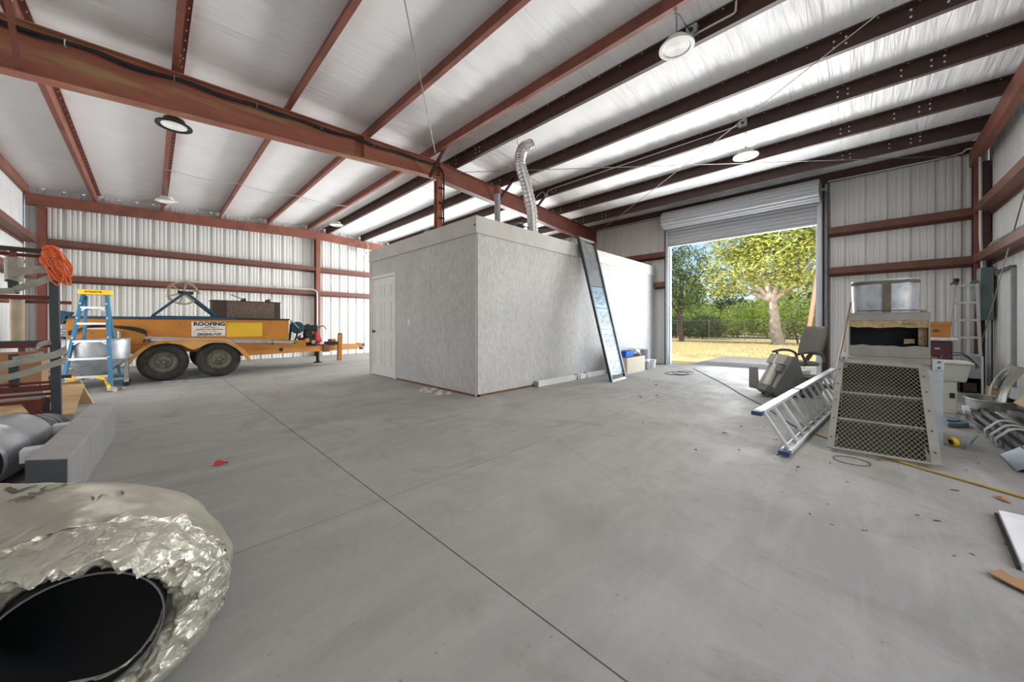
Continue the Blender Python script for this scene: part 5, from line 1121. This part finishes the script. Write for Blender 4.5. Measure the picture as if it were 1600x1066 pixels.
for k in range(2): MB().tube(spline([(6.95,-.72-.03*k,.65),(7.0,-.80,.70+.035*k),(7.1,-.95,.72+.02*k),(7.0,-1.03-.02*k,.62-.02*k),(6.9,-1.02,.58)],5), .006, 6).build('cable', 'black_cable', tk, smooth=60)
mat('rubber_blue', srgb(92,108,116), .8)
o = thing('rubber_mat', 'blue-grey half-round rubber mat on the floor behind the air handler', 'mat', (6.2,-.72,0)); MB().prism([(6.2+.22*math.cos(a*PI/10),-.70-.17*math.sin(a*PI/10)) for a in range(11)], 0, .05).build('pad', 'rubber_blue', o, bevel=.01); MB().prism([(6.2+.15*math.cos(a*PI/10),-.70-.11*math.sin(a*PI/10)) for a in range(11)], .05, .07).build('rib', 'rubber_blue', o, bevel=.008)
# grey metal cabinet with near-black base, oddments in the corner
gc = thing('metal_cabinet', 'low grey metal cabinet with a black open base by the corner post', 'cabinet', (9.35,-1.30,0))
MB().box(9.22,9.6,-1.42,-1.20,.24,.595).build('casing', 'unit_grey', gc, bevel=.003)
for a in ((9.22,9.6,-1.42,-1.41,.02,.24),(9.22,9.6,-1.21,-1.20,.02,.24),(9.59,9.6,-1.41,-1.21,.02,.24),(9.22,9.6,-1.42,-1.20,0,.02)): MB().box(*a).build('base_side', 'near_black', gc)
MB().box(9.26,9.4,-1.38,-1.24,.02,.16).build('burner', 'brown_metal', gc); MB().box(9.205,9.22,-1.435,-1.415,.0,.60).build('edge_strip', 'gutter_white', gc)
wb_ = thing('wood_block', 'small pale wooden block on the floor beside the grey metal cabinet', 'wood', (9.1,-1.49,0)); MB().box(9.0,9.2,-1.53,-1.45,0,.14).build('block', 'old_ply', wb_, bevel=.004); MB().bar((8.95,-1.50,.15),(9.2,-1.56,.05),.03,.03).build('batten', 'old_ply', wb_)
for k, (x0, y0, x1, y1, lb, m) in enumerate(((7.05,-.98,7.5,-1.02,'short white plastic strip on the floor behind the air handler','gutter_white'),(7.25,-1.06,7.7,-1.16,'grey metal strip on the floor near the curved metal hood','steel_grey'),(7.0,-1.10,7.45,-1.20,'rust-brown strip on the floor near the curved metal hood','brown_metal'))):
    o = MB().bar((x0,y0,.02),(x1,y1,.02),.05,.04).build('floor_strip', m, None, loc=(x0,y0,0)); tag(o, lb, 'strip')
# curved metal hood with an oval hole leaning on the wall
mat('bright_metal', srgb(172,170,162), .42, .6, .06, 6)
hd = thing('metal_hood', 'bent bright-metal hood with an oval black hole leaning on the front wall', 'hood', (8.0,-1.45,0))
def hoodfn(u, v, d=0.):
    # u along the wall (X), v up the lean; bowed outwards
    x = 8.10-.75*u; bow = .05*math.sin(PI*v)+.02*math.sin(PI*u); return Vector((x+.18*v, -1.31-.20*v+bow+d, .012+.60*v-.05*v*v))
nh = 24; vs = []; fs = []
def inhole(u, v): return ((u-.42)/.27)**2+((v-.52)/.36)**2
for j in range(nh+1):
    for i in range(nh+1): vs.append(hoodfn(i/nh, j/nh))
for j in range(nh):
    for i in range(nh):
        if inhole((i+.5)/nh, (j+.5)/nh) > 1: fs.append((j*(nh+1)+i, j*(nh+1)+i+1, (j+1)*(nh+1)+i+1, (j+1)*(nh+1)+i))
MB().add(vs, fs).build('bent_sheet', 'bright_metal', hd, smooth=60, fixn=False, solid=.006)
MB().tube([hoodfn(.42+.27*math.cos(a*PI/16), .52+.36*math.sin(a*PI/16), .006) for a in range(32)], .007, 6, closed=True).build('hole_rim', 'bright_metal', hd, smooth=60)
MB().grid(lambda u, v: hoodfn(.14+.56*u, .14+.76*v, -.05), 6, 6).build('hole_back', 'near_black', hd)
for u in (0,.78,1): MB().tube([hoodfn(u,k/12,.004) for k in range(13)], .007, 6).build('bead', 'bright_metal', hd, smooth=60)
pn = thing('metal_pan', 'shallow round bright-metal pan on the floor in front of the bent hood', 'pan', (7.72,-1.13,0)); MB().lathe([(0,.006),(.27,.006),(.29,.0),(.31,.01),(.32,.13),(.335,.135),(.335,.14),(.31,.14),(.298,.02),(0,.012)], 40, TR(7.62,-1.24,0) @ Matrix.Diagonal((1,.62,1,1))).build('pan', 'bright_metal', pn, smooth=40); MB().tube([(7.62+.335*math.cos(a*PI/20),-1.24+.335*.62*math.sin(a*PI/20),.14) for a in range(40)], .008, 6, closed=True).build('rim', 'bright_metal', pn, smooth=60)
# bundles of dark metal channels
mat('channel_dark', srgb(84,84,82), .5, .3, .12, 8, srgb(60,60,58), 5, .5, .7)
def chanbar(label, p, q, w, h, grp):
    o = thing('metal_channel', label, 'channel', (p[0],p[1],p[2]-h/2), 0, grp); MB().sweep([(-w/2,-h/2),(w/2,-h/2),(w/2,h/2),(w/2-.006,h/2),(w/2-.006,-h/2+.006),(-w/2+.006,-h/2+.006),(-w/2+.006,h/2),(-w/2,h/2)], p, q).build('channel', 'channel_dark', o); MB().box(-.001,.001,-.001,.001,-.001,.001).build('end', 'channel_dark', o) if False else None
rows = [('outer bottom channel of the strapped dark bundle on the right floor',-.955,.025),('middle bottom channel of the strapped dark bundle on the right floor',-1.03,.025),('inner bottom channel of the strapped dark bundle on the right floor',-1.105,.025),('outer upper channel of the strapped dark bundle on the right floor',-.99,.078),('inner upper channel of the strapped dark bundle on the right floor',-1.07,.078),('topmost channel of the strapped dark bundle on the right floor',-1.035,.13)]
for k, (lb, y, z) in enumerate(rows): chanbar(lb, (6.72-.03*k,y,z), (4.35,y-.02,z), .07, .048, 'strapped channel bundle')
sb = thing('bundle_strap', 'grey webbing straps tied around the dark channel bundle', 'strap', (5.6,-1.03,0))
for x in (5.72,5.50,5.34):
    MB().ribbon(spline([(x,-.908,.005),(x+.03,-.905,.06),(x+.05,-.945,.11),(x+.06,-1.0,.165),(x+.05,-1.08,.165),(x+.02,-1.13,.11),(x,-1.155,.05),(x,-1.155,.005)],4), .055, .004, sides=[(1,.0,.1)]*40).build('strap', 'strap_grey', sb)
for k, (lb, y, z, m) in enumerate((('bright narrow channel lying beyond the strapped bundle',-1.22,.04,'galv'),('dark channel lying against the front wall beyond the strapped bundle',-1.32,.04,'channel_dark'),('upper dark channel on the pile against the front wall',-1.27,.10,'channel_dark'))):
    o = thing('metal_channel', lb, 'channel', (6.9,y,0), 0, 'channels by the front wall'); MB().bar((7.05-.1*k,y,z),(4.8,y-.03,z),.08,.05).build('channel', m, o, bevel=.006)
slab('cardboard_sheet', 'tan cardboard sheet leaning on the front wall above the channels', 'cardboard', [(7.35,-1.37,.15),(6.7,-1.40,.14),(6.65,-1.56,.52),(7.25,-1.56,.50)], .006, 'old_ply')
slab('grey_sheet', 'blue-grey metal sheet propped on the channel bundle at the right edge', 'sheet', [(5.0,-.80,.006),(4.46,-.79,.006),(4.50,-1.22,.30),(5.10,-1.22,.32)], .004, 'louver_grey') if 'louver_grey' in MATS else None
mat('louver_grey', srgb(148,156,166), .4, .3, .04)
slab('grey_sheet', 'blue-grey metal sheet propped on the channel bundle at the right edge', 'sheet', [(5.0,-.865,.006),(4.52,-.855,.006),(4.56,-1.22,.26),(5.14,-1.22,.27)], .004, 'louver_grey')
# panel and cardboard at the lower right corner
ws_ = thing('sheet_metal_tray', 'white folded sheet-metal tray lying on the floor at the lower right', 'tray', (3.1,-.9,0))
A_, B_, C_, D_ = (3.40,-.585), (2.72,-.53), (2.60,-1.25), (3.38,-1.30)
MB().hexa([(*A_,.004),(*B_,.004),(*C_,.004),(*D_,.004),(*A_,.012),(*B_,.012),(*C_,.012),(*D_,.012)]).build('sheet', 'gutter_white', ws_)
for p, q in ((A_,B_),(A_,D_),(B_,C_),(C_,D_)): MB().bar((*p,.02),(*q,.02),.006,.034).build('flange', 'gutter_white', ws_)
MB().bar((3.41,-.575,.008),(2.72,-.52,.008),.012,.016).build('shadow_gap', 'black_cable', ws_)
cf = MB().prism([(2.56,-.41),(2.63,-.455),(2.585,-.485),(2.60,-.52),(2.50,-.60),(2.44,-.56),(2.50,-.47)], .012, .018).build('cardboard_scrap', 'carton_brown', None, loc=(2.55,-.48,.012)); tag(cf, 'torn brown cardboard scrap at the right edge of the floor', 'cardboard')
# yellow hose, dark cord, tape roll
mat('hose_yellow', srgb(176,146,72), .6, 0, .1)
o = MB().tube(spline([(5.1,.45,.009),(4.705,.315,.009),(4.549,.187,.009),(4.35,-.005,.009),(4.135,-.291,.009),(3.997,-.522,.009),(3.853,-.756,.009),(3.6,-1.15,.009)],6), .009, 7).build('air_hose', 'hose_yellow', None, loc=(4.1,-.29,0), smooth=60); tag(o, 'thin yellow air hose running across the floor past the mesh chute', 'hose')
o = MB().tube(spline([(9.557,2.952,.006),(8.6,2.42,.006),(7.46,1.781,.006),(6.5,1.3,.006),(5.748,.888,.006),(5.023,.562,.006),(4.75,.42,.006)],6), .006, 6).build('floor_cord', 'black_cable', None, loc=(7.4,1.78,0), smooth=60); tag(o, 'thin dark cord lying across the floor towards the roll-up door', 'cord')
o = thing('cord_loop', 'loose brown cord loop on the floor near the roll-up door', 'cord', (8.3,2.9,0))
for k in range(2): MB().tube([(8.3+(.30+.05*k)*math.cos(a*PI/12)+.1*k,2.9+(.24-.05*k)*math.sin(a*PI/12)-.1*k,.008+.012*k) for a in range(24)], .007, 5, closed=True).build('loop', 'brown_metal', o, smooth=60)
tp_ = thing('tape_roll', 'roll of yellow tape beside the foot of the air handler', 'tape', (5.08,-.63,0)); M_ = TR(5.07,-.625,.042) @ RZ(R(30)) @ Matrix.Rotation(R(80),4,'X')
MB().lathe([(.022,-.018),(.038,-.018),(.04,-.016),(.04,.016),(.038,.018),(.022,.018),(.022,-.018)], 24, M_).build('tape', 'trailer_yellow', tp_, smooth=40); MB().lathe([(.019,-.019),(.023,-.019),(.023,.019),(.019,.019),(.019,-.019)], 20, M_).build('core', 'engine_black', tp_, smooth=40)
slab('steel_plate', 'small grey steel plate propped by the yellow tape roll', 'plate', [(4.98,-.69,.01),(5.17,-.735,.01),(5.30,-.80,.09),(5.04,-.72,.075)], .006, 'machine_grey')
# leaves and grit blown over the slab
mat('leaf_brown', srgb(186,112,40), .8, 0, .2); mat('grit', srgb(84,76,64), .9, 0, .2)
def leaf(label, x, y, s, m, rz, group=None):
    o = MB(); o.add([(-s,0,.002),(-.3*s,.35*s,.012*s/.05),(.5*s,.25*s,.01),(s,0,.004),(.5*s,-.25*s,.014),(-.3*s,-.35*s,.006),(0,0,.018*s/.05+.004)],[(0,1,6),(1,2,6),(2,3,6),(3,4,6),(4,5,6),(5,0,6)]); q = o.build('leaf', m, None, loc=(0,0,0), solid=.0015); q.location = (x,y,.002); q.rotation_euler = (0,0,rz); return tag(q, label, 'leaf', group)
leaf('curled orange-brown leaf on the floor left of the white metal tray', 3.73,-.652,.05,'leaf_brown',.6)
random.seed(5); mb = MB()
for k in range(150):
    if k < 95: x = random.uniform(2.6,8.0); y = random.uniform(-1.2,.9)*min(1,x/6)-.0
    else: x = random.uniform(3,9.6); y = random.uniform(.5,3.9)
    s = .005+.011*random.random()**2; a = random.random()*6; M_ = TR(x,y,.001) @ RZ(a) @ Matrix.Diagonal((1.8 if k < 95 else 1,.7,.35,1)); mb.lathe([(s,0),(s*.7,s*.8),(0,s)], 5, M_)
tag(mb.build('floor_grit', 'grit', None, loc=(5,0,0)), 'scattered leaf crumbs and grit on the concrete floor', 'grit', None, 'stuff')
for k, (x, y) in enumerate(((6.4,2.6),(5.2,2.35),(5.45,2.2),(7.0,3.0),(4.05,.95))):
    leaf(['dark dry leaf on the floor in front of the louvred panel','dark dry leaf on open floor left of its twin near the middle','dark dry leaf on open floor right of its twin near the middle','dark dry leaf on the floor in front of the pale carton','dark dry leaf on the floor left of the aluminium ladder'][k], x, y, .035, 'grit', k*1.1)
# ------------------------------------------------------------------ high-bay lamps
mat('lamp_white', srgb(214,214,210), .4, .1, .03); mat('lamp_dark', srgb(58,58,60), .4, .4, .05); mat('lamp_lens', srgb(232,232,230), .25, 0, .02, emit=(1,.98,.94), estr=.35)
LAMP_W = 20
def highbay(label, x, y, z, ztop, r=.17, dark=False):
    t = thing('highbay_lamp', label, 'lamp', (x,y,z), 0, 'round high-bay lamps')
    M = TR(x,y,z)
    MB().lathe([(r*.70,.0),(r*.80,-.012),(r,-.012),(r,.006),(r*.86,.022),(r*.62,.045),(r*.58,.085),(r*.3,.10),(0,.10)], 36, M).build('housing', 'lamp_dark' if dark else 'lamp_white', t, smooth=35)
    ln = MB().lathe([(0,-.004),(r*.22,-.006),(r*.7,-.004),(r*.71,.004)], 36, M).build('lens', 'lamp_lens', t, smooth=35)
    for k in range(1,5): MB().tube([(x+r*.15*k*math.cos(a*PI/16),y+r*.15*k*math.sin(a*PI/16),z-.007) for a in range(32)], .0022, 4, closed=True).build('lens_ring', 'lamp_white', ln, smooth=60)
    MB().tube([(x+.03*math.cos(a*PI/8),y,z+.115+.03*math.sin(a*PI/8)) for a in range(16)], .005, 5, closed=True).build('hook', 'steel_grey', t)
    mb = MB(); zz = z+.145; k = 0
    while zz < ztop:
        for s in (-.012,.012):
            pts = [(x+s+(.005*math.cos(a*PI/4) if k % 2 else 0), y+(0 if k % 2 else .005*math.cos(a*PI/4)), zz+.012+.012*math.sin(a*PI/4)) for a in range(8)]; mb.tube(pts, .0016, 4, closed=True)
        zz += .02; k += 1
    tag(mb.build('chain', 'galv', t), kind='stuff')
    lo = lamp('lamp_light', 'AREA', (0,0,-.02), (0,0,0), LAMP_W, (1,.97,.92), shape='DISK', size=.24); lo.parent = t
highbay('round white high-bay lamp hanging nearest the camera under the ridge', 3.82, 1.34, 3.985, 4.39)
highbay('round white high-bay lamp hanging in front of the roll-up door', 6.88, 1.315, 3.90, 4.27, .18)
highbay('round dark-rimmed high-bay lamp just behind the rusty rafter', .215, 6.5, 3.75, 4.24, .185, True)
highbay('round high-bay lamp hanging high above the trailer wheels', .235, 10.7, 3.78, 4.24, .18)
highbay('round high-bay lamp hanging left of the board room near the back wall', 3.81, 10.94, 4.04, 4.39, .18)
jb = thing('junction_box', 'galvanised junction box with bent conduit on the ridge purlin', 'junction box', (4.37,1.36,4.45)); MB().box(4.335,4.41,1.30,1.42,4.44,4.55).build('box', 'galv', jb, bevel=.004); MB().cyl((4.33,1.36,4.49),(4.315,1.36,4.49),.022,12).build('knockout', 'engine_black', jb)
MB().tube([(4.38,1.30,4.45),(4.38,.95,4.45),(4.38,.93,4.46),(4.38,.92,4.60)], .011, 8).build('conduit', 'white_conduit', jb, smooth=60); MB().tube(spline([(3.83,1.36,4.36),(4.0,1.37,4.45),(4.34,1.37,4.5),(4.36,1.22,4.46),(4.33,1.33,4.43)],4), .006, 6).build('lead', 'black_cable', jb); MB().tube(spline([(3.84,1.35,4.33),(3.82,1.34,4.2),(3.82,1.34,4.1)],4), .006, 6).build('lead', 'black_cable', jb)
jb = thing('junction_box', 'square junction box on the purlin above the lamp by the roll-up door', 'junction box', (6.8,1.34,4.4)); MB().box(6.78,6.84,1.28,1.40,4.36,4.47).build('box', 'galv', jb, bevel=.004); MB().cyl((6.78,1.34,4.415),(6.77,1.34,4.415),.02,12).build('knockout', 'engine_black', jb)
MB().tube([(6.82,1.40,4.41),(6.82,3.0,4.41),(6.82,5.3,4.41),(6.82,5.42,4.39),(6.82,5.47,4.33)], .011, 8).build('conduit', 'white_conduit', jb, smooth=60); MB().box(6.79,6.84,5.44,5.52,4.27,4.33).build('coupling', 'galv', jb); MB().tube(spline([(6.82,5.52,4.33),(6.82,5.58,4.41),(6.82,5.68,4.40),(6.82,5.8,4.33)],4), .011, 8).build('conduit', 'white_conduit', jb, smooth=60)
gl = thing('wall_lamp', 'small round lamp on the back wall beside the board room edge', 'lamp', (5.78,13.6,3.85)); MB().lathe([(0,-.11),(.06,-.10),(.10,-.06),(.11,0),(.09,.05),(.05,.07)], 20, TR(5.78,13.50,3.86) @ Matrix.Rotation(R(90),4,'X')).build('globe', 'lamp_lens', gl, smooth=50); MB().cyl((5.78,13.56,3.86),(5.78,13.66,3.86),.05,12).build('base', 'lamp_dark', gl); MB().tube(spline([(5.78,13.6,3.9),(5.9,13.58,4.1),(5.86,13.6,4.3)],4), .008, 6).build('lead', 'lamp_white', gl)
pts = []
for x0, x1 in ((.19,1.40),(1.40,2.60),(2.60,3.79)):
    for k in range(6): t = k/6; x = x0+(x1-x0)*t; pts.append((x, 9.9+.04*x, zr(x)-.006-.05*math.sin(PI*t)))
pts.append((3.79, 10.05, zr(3.79)-.006))
o = MB().tube(pts, .007, 6).build('lamp_cable', 'white_conduit', None, loc=(.19,9.9,4.2), smooth=60); tag(o, 'thin cable strung under the purlins between the lamps above the trailer', 'cable')
cv = thing('wall_conduit', 'grey conduit along the lower back-wall girt, bending down the ridge column', 'conduit', (4.0,13.5,0)); MB().tube(spline([(.5,13.58,2.34),(3.6,13.58,2.34),(3.92,13.57,2.34),(4.04,13.56,2.28),(4.08,13.56,2.1),(4.08,13.56,.9)],4), .02, 8).build('pipe', 'white_conduit', cv, smooth=60)
for x in (1.5,2.8): MB().box(x,x+.03,13.55,13.61,2.31,2.37).build('clip', 'galv', cv)

# ------------------------------------------------------------------ outdoors
def ground_mat():
    m = bpy.data.materials.new('dry_grass'); m.use_nodes = True; n = m.node_tree.nodes; L = m.node_tree.links; b = n['Principled BSDF']; b.inputs['Roughness'].default_value = .95; b.inputs['Specular IOR Level'].default_value = .1
    tc = n.new('ShaderNodeTexCoord'); a = n.new('ShaderNodeTexNoise'); a.inputs['Scale'].default_value = .5; a.inputs['Detail'].default_value = 8; a.inputs['Roughness'].default_value = .7; L.new(tc.outputs['Object'], a.inputs['Vector'])
    r = n.new('ShaderNodeValToRGB'); e = r.color_ramp.elements; e[0].position = .35; e[0].color = (*srgb(176,150,116),1); e[1].position = .7; e[1].color = (*srgb(186,180,122),1); x = e.new(.5); x.color = (*srgb(206,188,138),1); L.new(a.outputs[0], r.inputs[0]); L.new(r.outputs[0], b.inputs['Base Color'])
    MATS['dry_grass'] = m
ground_mat(); mat('road', srgb(150,148,144), .9, 0, .06); mat('bark', srgb(150,138,126), .9, 0, .2, 6, srgb(206,200,190), 3, .55, .68, stretch=(1,1,.5), bump=.8, bscale=12); mat('bark_dark', srgb(86,70,58), .9, 0, .2, 6, bump=.8, bscale=12)
gr = struct('ground', (30,5,0)); MB().grid(lambda u, v: (10.27+75*u, -45+100*v, -.06+.02*noise.noise((u*20,v*20,0))), 30, 30).build('lawn', 'dry_grass', gr, fixn=False)
MB().box(10.26,14.3,-4,3.38,-.2,-.012).build('apron', 'apron', gr); MB().box(38,43,-45,55,-.1,-.03).build('road', 'road', gr)
mb = MB(); random.seed(9)
for k in range(9000):
    x = 14.5+20*random.random()**1.6; y = random.uniform(-1,.5*x); h = .04+.07*random.random(); a = random.random()*6; w = .012; dx, dy = math.cos(a)*w, math.sin(a)*w
    mb.add([(x-dx,y-dy,-.05),(x+dx,y+dy,-.05),(x+random.uniform(-.03,.03),y+random.uniform(-.03,.03),h-.05)], [(0,1,2)])
mat('grass_blade', srgb(206,192,138), .9, 0, .25, 3); tag(mb.build('grass', 'grass_blade', None, loc=(20,4,0), fixn=False), 'short dry yellow-green grass on the lawn outside', 'grass', None, 'stuff')
def leaf_mat(name, c0, c1, c2, tr=.25):
    m = bpy.data.materials.new(name); m.use_nodes = True; n = m.node_tree.nodes; L = m.node_tree.links; b = n['Principled BSDF']; b.inputs['Roughness'].default_value = .5
    g = n.new('ShaderNodeNewGeometry'); r = n.new('ShaderNodeValToRGB'); e = r.color_ramp.elements; e[0].position = 0; e[0].color = (*c0,1); e[1].position = 1; e[1].color = (*c2,1); x = e.new(.55); x.color = (*c1,1); L.new(g.outputs['Random Per Island'], r.inputs[0]); L.new(r.outputs[0], b.inputs['Base Color'])
    t = n.new('ShaderNodeBsdfTranslucent'); L.new(r.outputs[0], t.inputs[0]); mx = n.new('ShaderNodeMixShader'); mx.inputs[0].default_value = tr; L.new(b.outputs[0], mx.inputs[1]); L.new(t.outputs[0], mx.inputs[2]); L.new(mx.outputs[0], n['Material Output'].inputs[0]); MATS[name] = m
leaf_mat('leaf_magnolia', srgb(112,128,58), srgb(168,178,86), srgb(222,208,122), .4); leaf_mat('leaf_oak', srgb(66,88,54), srgb(100,120,76), srgb(136,148,96), .35); leaf_mat('leaf_bright', srgb(122,148,66), srgb(166,186,90), srgb(208,214,122), .4)
def tree(label, name, base, trunk_h, lean, crowns, nleaf, ls, lm, bm_, tr_r, group, seed):
    rnd = random.Random(seed); t = thing(name, label, 'tree' if trunk_h > .6 else 'shrub', base, 0, group)
    b = Vector(base); top = b+Vector((lean[0],lean[1],trunk_h))
    if trunk_h > .2:
        pts = spline([b, b.lerp(top,.35)+Vector((.05,.08,0))*trunk_h*.3, b.lerp(top,.7), top], 4); MB().tube([b-Vector((0,0,.1))]+pts, [tr_r*1.5]+[tr_r*(1.25-.5*i/len(pts)) for i in range(len(pts))], 12).build('trunk', bm_, t, smooth=60)
        for c, r in crowns:
            c = Vector(c); mid = top.lerp(c,.5)+Vector((rnd.uniform(-.3,.3),rnd.uniform(-.3,.3),.2)); P = spline([top-Vector((0,0,.15)), mid, c], 5); MB().tube(P, [tr_r*(.62-.5*i/len(P)) for i in range(len(P))], 8).build('branch', bm_, t, smooth=60)
    mb = MB(); vols = [r**3 for c, r in crowns]; tot = sum(vols)
    for (c, r), v in zip(crowns, vols):
        c = Vector(c)
        for k in range(int(nleaf*v/tot)):
            d = Vector((rnd.gauss(0,1),rnd.gauss(0,1),rnd.gauss(0,1))).normalized(); rr = r*(.45+.58*rnd.random()**.6)*(1+.35*noise.noise(d*2.3+c))
            p = c+Vector((d.x*rr,d.y*rr,d.z*rr*.8)); 
            if p.z < .05: continue
            ax_ = Vector((rnd.gauss(0,1),rnd.gauss(0,1),rnd.gauss(0,.6)-.2)).normalized(); sd_ = ax_.cross(Vector((rnd.gauss(0,.5),rnd.gauss(0,.5),1))); sd_ = sd_.normalized() if sd_.length > 1e-3 else Vector((1,0,0)); s = ls*(.6+.8*rnd.random()); fold = ax_.cross(sd_)*s*.12
            mb.add([p-ax_*s*.5, p+sd_*s*.24+fold, p+ax_*s*.5, p-sd_*s*.24+fold], [(0,1,2),(0,2,3)])
    tag(mb.build('foliage', lm, t, fixn=False), kind='stuff')
mg = (25.8,3.28,-.05)
tree('large yellow-green magnolia with a pale trunk seen through the roll-up door', 'magnolia_tree', mg, 2.75, (.1,.35), [((25.5,3.9,4.9),2.2),((25.8,1.6,4.6),2.0),((25.2,5.6,4.4),1.9),((26.2,3.0,7.0),2.4),((25.5,5.2,6.4),1.9),((26.2,.6,6.2),2.0),((24.6,3.2,5.6),1.6),((26,7.0,3.9),1.3),((26.3,-.8,5.0),1.6),((25,2.4,3.4),1.0)], 15000, .24, 'leaf_magnolia', 'bark', .27, None, 1)
tree('dark green tree at the left of the roll-up door opening', 'oak_tree', (25.5,8.6,-.05), 1.9, (0,.1), [((25.5,8.6,3.4),1.5),((25.2,9.6,4.6),1.6),((25.4,8.2,5.2),1.4),((25.8,10.8,3.6),1.7),((25.2,7.9,2.6),1.0),((25.5,9.2,6.4),1.2)], 11000, .17, 'leaf_oak', 'bark_dark', .14, None, 2)
bgl = ['tall bright tree in the tree line straight behind the magnolia trunk','tall tree in the tree line left of the magnolia trunk','tall tree in the tree line behind the dark green tree','tall tree in the tree line behind the leaning pole','tall tree at the left end of the tree line','tall tree at the right end of the tree line']
for k, (x, y, h) in enumerate(((47,6.0,6.5),(48,10.5,5.2),(47,15,6.0),(46,2.0,6.0),(48,20,5.5),(47,-3,6))):
    tree(bgl[k], 'background_tree', (x,y,-.05), 2.0, (.2,.1), [((x,y,h*.52),2.1),((x-.6,y+1.6,h*.4),1.8),((x-.3,y-1.7,h*.45),1.9),((x+.2,y+.4,h*.85),1.9)], 6000, .3, 'leaf_bright' if k % 2 == 0 else 'leaf_oak', 'bark_dark', .16, 'tree line beyond the fence', 20+k)
shl = ['low shrub by the fence below the dark green tree','low shrub by the fence left of the magnolia trunk','tall bright shrub by the fence right behind the magnolia trunk','tall bright shrub by the fence beside the leaning pole','low shrub by the fence at the left jamb of the opening','broad shrub by the fence between the dark tree and the magnolia','tall bright shrub by the fence hidden by the right jamb']
for k, (x, y, r, lm) in enumerate(((32.5,9.3,1.3,'leaf_oak'),(36.5,7.6,1.9,'leaf_bright'),(36.5,5.0,2.1,'leaf_bright'),(36.5,2.4,2.1,'leaf_bright'),(32.8,11.6,1.3,'leaf_oak'),(36.8,10.6,1.9,'leaf_bright'),(36.4,-.6,2.0,'leaf_bright'))):
    tree(shl[k], 'fence_shrub', (x,y,-.05), .3, (0,0), [((x,y,r*.8),r),((x+.2,y+.8,r*.55),r*.7),((x-.1,y-.9,r*.6),r*.75)], 4500, .2, lm, 'bark_dark', .05, 'shrubs along the fence', 40+k)
# chain-link fence
fn_ = thing('chain_link_fence', 'grey chain-link fence behind the lawn', 'fence', (31,5,-.05)); mat('fence_grey', srgb(120,120,116), .6, .3)
for k in range(14): MB().cyl((31,-6+2.4*k,-.06),(31,-6+2.4*k,1.5),.03,8).build('post', 'fence_grey', fn_)
MB().cyl((31,-7,1.48),(31,26.4,1.48),.02,6).build('top_rail', 'fence_grey', fn_)
mb = MB(); y = -7.
while y < 26:
    mb.bar((31,y,0),(31,y+1.4,1.46),.006,.006); mb.bar((31,y+1.4,0),(31,y,1.46),.006,.006); y += .14
tag(mb.build('wire', 'fence_grey', fn_), kind='stuff')
# leaning pole with guy wires
mat('pole_wood', srgb(128,94,76), .8, 0, .12, 6, stretch=(3,3,.4))
up_ = thing('utility_pole', 'leaning brown wooden pole with guy wires outside the roll-up door', 'pole', (22,1.74,-.05)); MB().tube([(22,1.745,-.1),(22,1.333,3.45),(22,.95,6.8)], [.10,.085,.075], 12).build('pole', 'pole_wood', up_, smooth=60)
for k in range(2): MB().tube([(21.9,1.45-.05*k,3.0+.25*k),(23.2,2.2,1.95+.12*k),(25.45,3.1,.9+.1*k)], .009, 6).build('guy_wire', 'fence_grey', up_)
MB().box(21.8,21.98,1.5,1.58,.55,.80).build('meter_box', 'gutter_white', up_)
st = thing('fence_stake', 'short leaning wooden stake right of the magnolia trunk', 'stake', (27,2.6,-.05)); MB().bar((27,2.5,-.06),(27,2.75,1.25),.09,.09).build('stake', 'bark_dark', st); MB().bar((27,2.80,.9),(27,2.62,1.2),.06,.06).build('stub', 'bark_dark', st)
